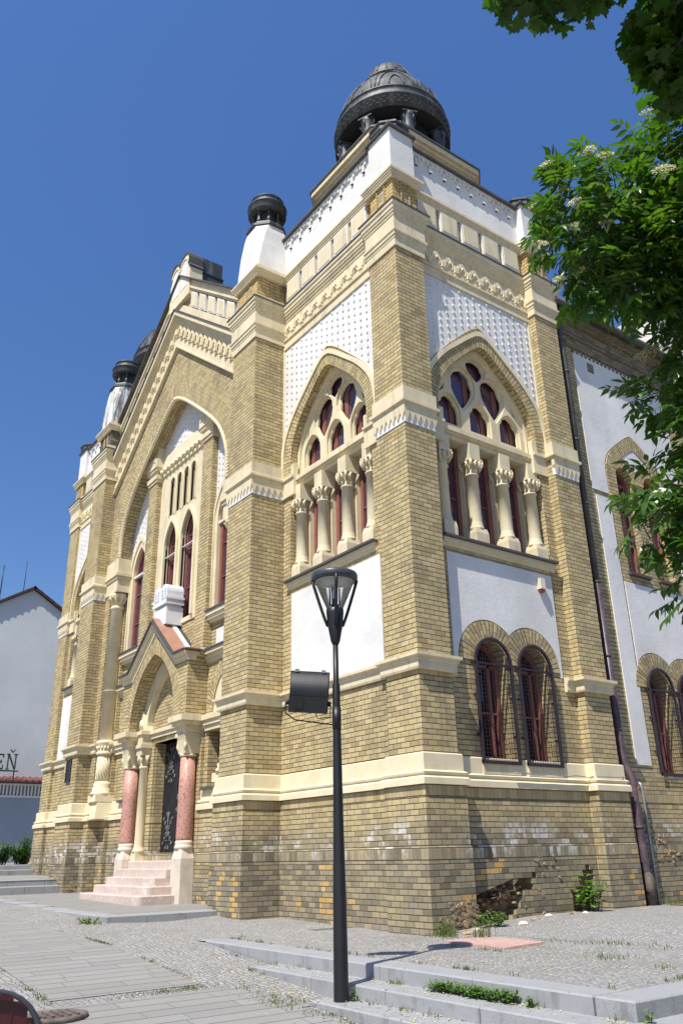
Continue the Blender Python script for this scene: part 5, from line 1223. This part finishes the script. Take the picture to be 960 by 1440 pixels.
def shrub(name,x,y,z,n,R0,h,label):
    r=random.Random(int(x*31+y*17)+n); E=empty(name,(x,y,z),label,'shrub'); it=[]; st=MB()
    for k in range(n):
        a=r.uniform(0,6.28); rr=R0*math.sqrt(r.random()); b=Vector((x+rr*.5*math.cos(a),y+rr*.5*math.sin(a),z)); t=Vector((x+rr*math.cos(a),y+rr*math.sin(a),z+h*r.uniform(.5,1)*(1-.35*rr/R0)))
        st.tube([b,b.lerp(t,.5),t],[.014,.01,.005],4,cap=False)
        for q in range(26):
            p=b.lerp(t,.2+.8*q/25); d=Vector((math.cos(q*2.4+k),math.sin(q*2.4+k),r.uniform(-.1,.9)))
            v,f=leafpair(p,d,Vector((0,0,1)),r.uniform(.10,.19),.024,.2,.5,LEAFLET); it.append((v,f,min(1,max(0,r.gauss(.45,.3)))))
    blade_mesh('foliage',M['elder'],it,E); st.build('stem',M['stem'],E)
shrub('bush',-19.3,-.45,.90,34,.42,.85,'leafy green bush against the blue-grey wall, the lower outer one of two')
shrub('bush',-19.6,.35,.90,40,.45,1.0,'leafy green bush against the blue-grey wall, the taller one touching the synagogue corner')
# ------------------------------------------------------------------ street furniture
LX,LY,LZ=1.955,-2.885,-.305
L=empty('street_lamp',(LX,LY,LZ),'slim black street lamp with a conical clear glass lantern, standing by the granite steps','street lamp')
m=MB(); m.lathe((LX,LY),[(.072,LZ-.05),(.070,LZ+.05),(.064,LZ+.9),(.052,1.2),(.040,2.30),(.040,2.62),(.0295,2.66),(.0285,3.08)],20); m.lathe((LX,LY),[(.085,LZ-.05),(.085,LZ+.012),(.072,LZ+.02)],20); m.build('pole',M['black'],L)
m=MB(); m.lathe((LX,LY),[(.032,3.06),(.050,3.10),(.080,3.26),(.094,3.40),(.094,3.45),(.080,3.46)],24); m.build('lamp_neck',M['black'],L)
m=MB(); m.lathe((LX,LY),[(.225,3.765),(.25,3.77),(.255,3.80),(.255,3.83),(.245,3.85),(.15,3.885),(.02,3.90)],40); m.build('lamp_hood',M['rim'],L)
m=MB(); m.lathe((LX,LY),[(.20,3.758),(.21,3.763),(.03,3.763)],32); m.lathe((LX,LY),[(.05,3.72),(.05,3.765)],16); m.build('reflector',M['wpaint'],L)
def cone_sheet(name,prof,mat,par,n=40):
    m=MB(); rr=[[m.pt((LX+r*math.cos(2*math.pi*j/n),LY+r*math.sin(2*math.pi*j/n),z)) for j in range(n)] for r,z in prof]
    for k in range(len(prof)-1):
        for j in range(n): m.fi([rr[k][j],rr[k][(j+1)%n],rr[k+1][(j+1)%n],rr[k+1][j]],sm=True)
    return m.build(name,mat,par)
cone_sheet('lamp_glass',[(.085,3.45),(.115,3.52),(.165,3.64),(.212,3.755)],M['clear'],L)
cone_sheet('bulb_sleeve',[(.062,3.50),(.062,3.70)],M['clear'],L,20)
m=MB(); m.lathe((LX,LY),[(.05,3.44),(.045,3.50),(.03,3.51),(.03,3.56)],16); m.build('lamp_socket',M['black'],L)
m=MB(); m.lathe((LX,LY),[(.008,3.56),(.026,3.58),(.028,3.64),(.018,3.68),(.004,3.69)],14); m.build('bulb',M['wpaint'],L)
for k in range(4):
    a=math.pi/4+k*math.pi/2+.25; c,s=math.cos(a),math.sin(a); P=[]
    for t in range(7):
        f=t/6; r=.080+.167*f**.9; z=3.26+.52*f; P.append((LX+c*r,LY+s*r,z))
    m=MB(); m.tube(P,[.017]*7,6); m.build('lamp_arm',M['black'],L)
# floodlight on a bracket of the lamp post
right=Vector((.59,.807,0)); fwd=Vector((-.807,.59,0)); up=Vector((0,0,1))
fc=Vector((LX,LY,2.56))-right*.285
F=empty('floodlight',fc,'black box floodlight on a thin bracket of the street lamp, turned to the facade','floodlight')
tilt=R(12); f2=(fwd*math.cos(tilt)+up*math.sin(tilt)); u2=(up*math.cos(tilt)-fwd*math.sin(tilt)); roll=R(4); r2=right*math.cos(roll)-u2*math.sin(roll); u3=u2*math.cos(roll)+right*math.sin(roll)
def FT(u,v,z): p=fc+r2*u+f2*v+u3*z; return (p.x,p.y,p.z)
m=MB(FT); m.box(-.205,.205,.07,.115,-.20,.215); rr=.17
P=[(-.0,.215),(.0,.215)]
prof=[(.07,.205)]+[(.07-.13*math.sin(math.pi*k/10*.55+.0)**.8,.205-.24*k/10) for k in range(1,11)]
for (v0,z0),(v1,z1) in zip(prof,prof[1:]): m.face([(-.195,v0,z0),(.195,v0,z0),(.195,v1,z1),(-.195,v1,z1)])
for s in(-.195,.195): m.face([(s,v,z) for v,z in prof]+[(s,.07,-.035)])
m.build('housing',M['black'],F)
m=MB(FT); m.box(-.20,.20,-.065,.07,-.205,-.038); m.build('gear_box',M['black'],F)
m=MB(FT); m.box(-.145,-.05,-.072,-.06,-.16,-.06); m.build('label_plate',M['black'],F)
m=MB(FT); 
for a in(-.14,.14): m.box(a-.02,a+.02,.05,.125,.205,.235)
m.build('clip',M['zinc'],F)
m=MB(FT); m.tube([(-.215,.02,-.10),(-.235,.02,-.10),(-.235,.02,-.22),(-.13,.02,-.285),(.26,.02,-.315)],.008,6); m.tube([(.215,.02,-.12),(.235,.02,-.12),(.23,.02,-.24),(.10,.02,-.262),(.08,.02,-.205)],.006,6)
for s in (-1,1): m.tube([(s*.2,.02,-.11),(s*.235,.02,-.11)],.026,10)
m.build('bracket',M['black'],F)
m=MB(); m.lathe((LX,LY),[(.046,2.18),(.046,2.40)],12); m.build('clamp',M['black'],F)

# slatted chair in the near left corner
cb=Vector((4.18,-6.68,zs(4.1,-6.6))); CH=empty('chair',cb,'dark red slatted chair with a rounded steel-edged back, cut off by the lower left corner','chair')
n=Vector((.963,-.27,0)); s=Vector((.27,.963,0))
def KT(u,v,z): p=cb+s*u*1.3+n*v+Vector((0,0,z*1.0)); return (p.x,p.y,p.z)
bk=[(.26*math.copysign(abs(math.cos(a))**.75,math.cos(a)),.50+.345*math.sin(a)**.8) for a in [math.pi*k/16 for k in range(17)]]
m=MB(KT); m.tube([(.25,.0,.42)]+[(u,.02+.06*(z-.45),z) for u,z in bk]+[(-.25,.0,.42)],.0115,8); m.build('back_rim',M['rim'],CH)
m=MB(KT)
for k in range(9):
    u=-.22+.055*k; zt2=.50+.335*max(0,1-(abs(u)/.26)**2.6)**.45; m.box(u-.0262,u+.0262,.0,.016,.42,zt2); m.box(u-.004+.0275,u+.004+.0275,.0,.021,.42,zt2-.02)
m.build('back_slats',M['chair'],CH)
m=MB(KT)
for k in range(8): m.box(-.23,.23,-.44+.054*k,-.44+.054*k+.045,.43,.452)
m.build('seat',M['chair'],CH)
for a in(-.21,.21):
    for b in (-.40,-.02): m=MB(KT); m.tube([(a*1.08,b,0),(a,b,.43)],.014,8); m.build('leg',M['rim'],CH)
m=MB(); z0=zs(1.02,-5.2)+.012; m.lathe((1.02,-5.18),[(.26,z0-.03),(.26,z0+.012),(.23,z0+.016),(.22,z0+.008),(.02,z0+.012)],28)
for k in range(5): m.box(1.02-.15,1.02+.15,-5.18-.14+.07*k-.012,-5.18-.14+.07*k+.012,z0+.006,z0+.022)
tag(m.build('manhole_cover',M['rust']),'round rusty cast iron manhole cover set in the paving','manhole cover')

# things fixed to the walls
m=MB(SIDE); E=empty('alarm_box',(-.18,3.08,5.25),'ivory alarm box with a red lens on the side plaster panel','alarm box')
m.box(3.02,3.145,-.19,-.085,5.22,5.42,top=(.006,.012)); m.build('casing',M['plastic'],E); m=MB(SIDE); m.lathe((3.082,-.135),[(.035,5.16),(.05,5.17),(.052,5.218)],16); m.build('beacon_lens',M['redlens'],E)
E=empty('wall_plaque',(-13.05,-.66,3.1),'dark rectangular plaque with raised rim on the left pier','plaque')
m=MB(FRONT); m.box(-13.22,-12.88,.63,.665,2.83,3.40); m.build('plate',M['black'],E); m=MB(FRONT); m.extrude_path([(-13.22,2.83),(-12.88,2.83),(-12.88,3.40),(-13.22,3.40),(-13.22,2.83)],[(0,.66),(.02,.66),(.02,.68),(0,.68)]); m.build('rim',M['rim'],E)
E=empty('downpipe',(-.1,4.62,.1),'rusty painted rainwater downpipe in the corner between tower and hall','downpipe')
m=MB(); m.tube([(-.02,4.60,11.80),(-.10,4.62,11.55),(-.12,4.63,11.3),(-.12,4.64,5.5)],.062,12); m.lathe((-.12,4.63),[(.085,10.95),(.10,11.02),(.10,11.06),(.07,11.1)],12); m.build('upper_pipe',M['flash'],E)
m=MB(); m.tube([(-.12,4.64,5.62),(-.12,4.645,2.55),(-.10,4.65,2.35),(.0,4.66,2.1),(.0,4.67,.55),(.005,4.67,.12)],.070,12); m.build('lower_pipe',M['purple'],E)
m=MB(); m.tube([(.02,4.66,.62),(.06,4.655,.50),(.06,4.655,.38),(.02,4.66,.30)],[.06,.085,.085,.06],10); m.build('clean_out',M['rust'],E)
m=MB()
for z in (10.2,8.6,7.2,5.6,4.2,2.9,1.3):
    y=4.64; x=-.12 if z>2.4 else 0; m.lathe((x,y+(.02 if z<2 else 0)),[(.078,z),(.078,z+.035)],12); m.tube([(x,y,z+.017),(-.27,y+.02,z+.017)],.008,5)
m.build('bracket',M['flash'],E)
E=empty('conduit_pipe',(-.12,5.02,.1),'thin galvanised pipe standing against the hall wall','pipe')
m=MB(); m.tube([(-.11,5.06,.05),(-.11,5.06,1.95),(-.13,5.06,2.02),(-.16,5.06,2.05)],.026,10); m.build('tube',M['zinc'],E); m=MB()
for z in (.7,1.4): m.box(-.2,-.085,5.015,5.105,z,z+.03)
m.build('clip',M['zinc'],E)
m=MB(); P=[(-.055,1.85+k*.2,2.085+.012*math.sin(k*1.9)) for k in range(10)]+[(-.03,3.63,2.09),(.07,3.72,2.085),(.075,4.3,2.09),(.02,4.42,2.12),(-.16,4.5,2.13),(-.17,6,2.15),(-.17,9,2.16)]; m.tube(P,.010,6); tag(m.build('wall_cable',M['zinc']),'loose grey cable lying along the cream base course','cable')
# loose bits on the ground
rs2=random.Random(9)
m=MB(); 
P=[(.78,-.52),(1.82,-.60),(1.86,.02),(.86,.05)]; a=[m.pt((x,y,zt(x,y)-.03)) for x,y in P]; b=[m.pt((x,y,zt(x,y)+.022)) for x,y in P]; m.fi(b)
for i in range(4): m.fi([a[i],a[(i+1)%4],b[(i+1)%4],b[i]])
tag(m.build('marble_slab',M['pink']),'flat pink marble slab lying in the cobbles by the tower corner','slab')
for k,(x,y,s) in enumerate(((.42,.20,.09),(.30,.50,.07),(.62,-.02,.05),(.50,1.15,.08),(.34,1.55,.07),(.20,2.0,.06),(.28,2.45,.07),(.24,2.75,.05))):
    m=MB(); z=zt(x,y); rows=[]
    for q in range(4):
        f=(1,1.05,.85,.35)[q]; rows.append([m.pt((x+s*f*math.cos(j*1.047)*rs2.uniform(.8,1.2),y+s*f*math.sin(j*1.047)*rs2.uniform(.8,1.2),z-.01+s*.62*q/3*rs2.uniform(.8,1.1))) for j in range(6)])
    for a,b in zip(rows,rows[1:]):
        for j in range(6): m.fi([a[j],a[(j+1)%6],b[(j+1)%6],b[j]])
    m.fi(rows[-1]); tag(m.build('masonry_chunk',M['pale'] if k%2 else M['rubble']),'small broken chunk of masonry fallen at the foot of the side wall','rubble','chunks fallen from the wall')
weed('weed_clump',.30,.78,zt(.3,.78),20,.20,.22,'light green weeds in front of the hollow in the side wall','weed',.06)
weed('sapling',.14,3.02,zt(.1,3.0),26,.52,.24,'bright green young maple-like sapling against the foot of the far tower pilaster','sapling',.11)
weed('weed_clump',.22,-.02,zt(.2,0),10,.16,.12,'small weeds at the broken foot of the tower corner','weed',.05)
for k in range(13): 
    pass
it=[];st=MB(); HX=empty('step_weeds',(3.15,-2.43,-.124),'row of bright green leafy weeds growing along the joint of the second granite step','weed')
for k in range(170):
    x=2.72+.98*rs2.random(); y=-2.44+rs2.gauss(0,.02); b=Vector((x,y,-.125)); t=b+Vector((rs2.gauss(0,.02),rs2.gauss(-.03,.02),rs2.uniform(.04,.10))); st.tube([b,t],[.003,.002],3,cap=False)
    for q in range(3):
        p=b.lerp(t,.5+.25*q); d=Vector((math.cos(q*2.1+k),math.sin(q*2.1+k),.35)); v,f=leafpair(p,d,Vector((0,0,1)),rs2.uniform(.03,.055),.013,.2,.3,LEAFLET); it.append((v,f,rs2.random()))
blade_mesh('foliage',M['weed'],it,HX); st.build('stem',M['stem'],HX)
weed('weed_clump',3.88,-2.46,-.124,7,.08,.05,'small round weed alone on the second granite step, right of the leafy row','weed',.04)
weed('weed_clump',2.02,-2.80,-.245,4,.12,.03,'single thin weed growing from the joint of the lower granite step','weed',.035)
weed('weed_clump',-4.75,-2.85,zs(-4.75,-2.85),16,.09,.22,'low weeds in the cobbled gutter at the corner of the portal kerb','weed',.05)
weed('weed_clump',4.85,-2.36,-.124,4,.09,.04,'small weed at the outer corner of the granite steps','weed',.035)

# ------------------------------------------------------------------ neighbouring house and annex on the left
def HT(u,v,z): return (-32+v,u,z)
H=empty('gabled_house',(-36,2.9,.9),'tall blank gable wall of a blue-grey house behind the synagogue','house')
gy=2.9; hw=6.5; pk=13.55; sl=.62
m=MB(HT); m.prism([(gy-hw,.5),(gy+hw,.5),(gy+hw,pk-sl*hw),(gy,pk),(gy-hw,pk-sl*hw)],-12,0); m.build('wall',M['house'],H)
m=MB(HT); m.extrude_path([(gy-hw-.5,pk-sl*(hw+.5)),(gy,pk),(gy+hw+.5,pk-sl*(hw+.5))],[(.02,-12.3),(.02,.18),(.14,.18),(.14,-12.3)]); rf=m.build('roof',M['verge'],H)
m=MB(HT)
for sg in(-1,1):
    for k in range(26):
        d=k*.3; m.tube([(gy+sg*d,.20,pk-sl*d+.10),(gy+sg*d,-2.,pk-sl*d+.10)],.07,6)
m.build('verge_tiles',M['verge'],rf)
m=MB(HT); m.tube([(gy-1.35,-1,13.0),(gy-1.35,-1,14.9)],.03,5); m.tube([(gy-.25,-1,13.4),(gy-.25,-1,15.3)],.02,5); m.build('aerial',M['black'],rf)
m=MB(HT); m.lathe((gy-1.75,-.9),[(.08,12.9),(.34,13.1),(.40,13.3),(.3,13.42),(.05,13.46)],14); m.build('dish',M['wpaint'],rf)
A=empty('annex_wall',(-31,3,.9),'low blue-grey annex with red tiled eaves and a white slatted band','annex')
m=MB(HT); m.box(-8,9,-.0,1.0,.4,4.3); m.build('wall',M['house2'],A)
m=MB(HT); m.face([(-8.2,1.55,4.32),(9.2,1.55,4.32),(9.2,-.2,4.62),(-8.2,-.2,4.62)]); m.face([(-8.2,1.55,4.28),(9.2,1.55,4.28),(9.2,-.2,4.57),(-8.2,-.2,4.57)]); m.box(-8.2,9.2,1.50,1.60,4.25,4.32)
for k in range(60): m.tube([(-8.1+k*.29,1.62,4.32),(-8.1+k*.29,-.1,4.62)],.035,6)
m.build('roof',M['tile'],A)
m=MB(HT); m.box(-8,9,1.02,1.10,3.62,3.70); m.box(-8,9,1.02,1.10,4.14,4.21)
for k in range(110): m.box(-8+k*.155,-8+k*.155+.075,1.04,1.08,3.70,4.14)
m.build('slatted_band',M['wpaint'],A)
# roof letters: the end of a word
def letter(name,T,boxes,polys,label):
    m=MB(T)
    for b in boxes: m.box(b[0],b[1],0,.08,b[2],b[3])
    for p in polys: m.prism(p,0.002,.078)
    o=m.build(name,M['green']); tag(o,label,'letter'); return o
def LT2(o): return lambda u,v,z:(-30.75+v,o+u*.56,4.77+(z-4.62)*.88)
E0,N0=1.86,2.33
letter('roof_letter',LT2(E0),[(.0,.62,4.62,4.70),(.08,.18,4.7,5.36),(.0,.62,5.30,5.38),(.18,.46,4.96,5.03),(.56,.62,4.7,4.84),(.56,.62,5.18,5.30),(.42,.48,4.9,5.1)],[],'dark green letter E standing on the tiled annex roof')
letter('roof_letter',LT2(N0),[(.0,.26,4.62,4.67),(.08,.16,4.67,5.38),(.0,.24,5.34,5.40),(.56,.84,5.34,5.40),(.66,.74,4.66,5.36)],[[(.10,5.36),(.22,5.36),(.74,4.62),(.64,4.62)],[(.20,5.62),(.28,5.62),(.42,5.50),(.56,5.62),(.64,5.62),(.46,5.46),(.38,5.46)]],'dark green letter N with a caron above it standing on the tiled annex roof')
m=MB(HT); m.box(-1,2.9,1.22,1.28,4.70,4.75)
for k in range(5): m.box(-.9+k*.9,-.86+k*.9,1.22,1.28,4.3,4.72)
m.box(-1,2.9,1.22,1.28,4.30,4.33); m.build('letter_rail',M['black'],A)
# buildings across the street and beside, met only as reflections
def block(name,x0,x1,y0,y1,z1,label,faceT,u0,u1,v):
    E=empty(name,((x0+x1)/2,(y0+y1)/2,-.7),label,'building')
    m=MB(); m.box(x0,x1,y0,y1,-1.2,z1); m.build('wall',M['rbrick'],E)
    m=MB(); m.box(x0-.4,x1+.4,y0-.4,y1+.4,z1+.002,z1+.35); m.build('roof',M['tile'],E)
    n=int((u1-u0)/2.6)
    for k in range(n):
        for z in (1.2,4.6):
            u=u0+(k+.5)*(u1-u0)/n; m=MB(faceT); m.prism([(u-.5,z)]+rnd(u,.5,z+1.4,8)+[(u+.5,z)],v-.1,v+.02); w=m.build('window',M['dark'],E); m=MB(faceT); m.ring([(u-.5,z)]+rnd(u,.5,z+1.4,8)+[(u+.5,z)],[(u-.62,z)]+rnd(u,.62,z+1.4,8)+[(u+.62,z)],v-.05,v+.06,False); m.build('window_frame',M['red'],w)
block('brick_house',23,33,-2,34,8.2,'long red brick building with arched windows, facing the side of the synagogue',lambda u,v,z:(23-v,u,z),-1,33,0)
block('brick_house',-40,-6,-40,-28,8.0,'long red brick building with arched windows, facing the front of the synagogue',lambda u,v,z:(u,-28+v,z),-39,-7,0)

# ------------------------------------------------------------------ camera, light, sky
cam=bpy.data.cameras.new('camera'); co=bpy.data.objects.new('camera',cam); COL.objects.link(co)
yaw,pitch,roll=R(-53.75637),R(22.6527),R(1.18287)
f=Vector((math.sin(yaw)*math.cos(pitch),math.cos(yaw)*math.cos(pitch),math.sin(pitch))); r=Vector((math.cos(yaw),-math.sin(yaw),0)); d=f.cross(r)
r2c=r*math.cos(roll)+d*math.sin(roll); d2=-r*math.sin(roll)+d*math.cos(roll)
mt=Matrix((r2c,-d2,-f)).transposed().to_4x4(); mt.translation=Vector(CAMP); co.matrix_world=mt
cam.sensor_fit='VERTICAL'; cam.sensor_height=36; cam.sensor_width=24; cam.lens=1153.81/1440*36; cam.clip_end=2000; cam.clip_start=.05
SC.camera=co
EL=R(58.3); AZ=R(158)
sun=bpy.data.lights.new('sun','SUN'); sun.energy=5.0; sun.angle=R(.53); sun.color=(1,.95,.87); so=bpy.data.objects.new('sun',sun); COL.objects.link(so)
sd=Vector((math.sin(AZ)*math.cos(EL),math.cos(AZ)*math.cos(EL),math.sin(EL))); so.rotation_euler=sd.to_track_quat('Z','Y').to_euler(); so.location=sd*60
w=bpy.data.worlds.new('World'); SC.world=w; w.use_nodes=True; nt=w.node_tree; bg=nt.nodes['Background']; sk=nt.nodes.new('ShaderNodeTexSky'); sk.sky_type='NISHITA'; sk.sun_disc=False; sk.sun_elevation=EL; sk.sun_rotation=AZ; sk.air_density=1.0; sk.dust_density=.4; sk.ozone_density=3.; sk.altitude=200
hs=nt.nodes.new('ShaderNodeHueSaturation'); hs.inputs['Saturation'].default_value=1.2; hs.inputs['Hue'].default_value=.508; nt.links.new(sk.outputs[0],hs.inputs['Color']); tc=nt.nodes.new('ShaderNodeTexCoord'); sx=nt.nodes.new('ShaderNodeSeparateXYZ'); nt.links.new(tc.outputs['Generated'],sx.inputs[0]); mp=nt.nodes.new('ShaderNodeMapRange'); mp.inputs[1].default_value=.1; mp.inputs[2].default_value=.8; mp.inputs[3].default_value=.66; mp.inputs[4].default_value=.98; nt.links.new(sx.outputs[2],mp.inputs[0]); nt.links.new(mp.outputs[0],hs.inputs['Value'])
nt.links.new(hs.outputs[0],bg.inputs[0]); bg.inputs[1].default_value=.142
SC.render.engine='CYCLES'
SC.view_settings.view_transform='Standard'; SC.view_settings.look='None'; SC.view_settings.exposure=.45; SC.view_settings.gamma=1
SC.render.resolution_x=682; SC.render.resolution_y=1024
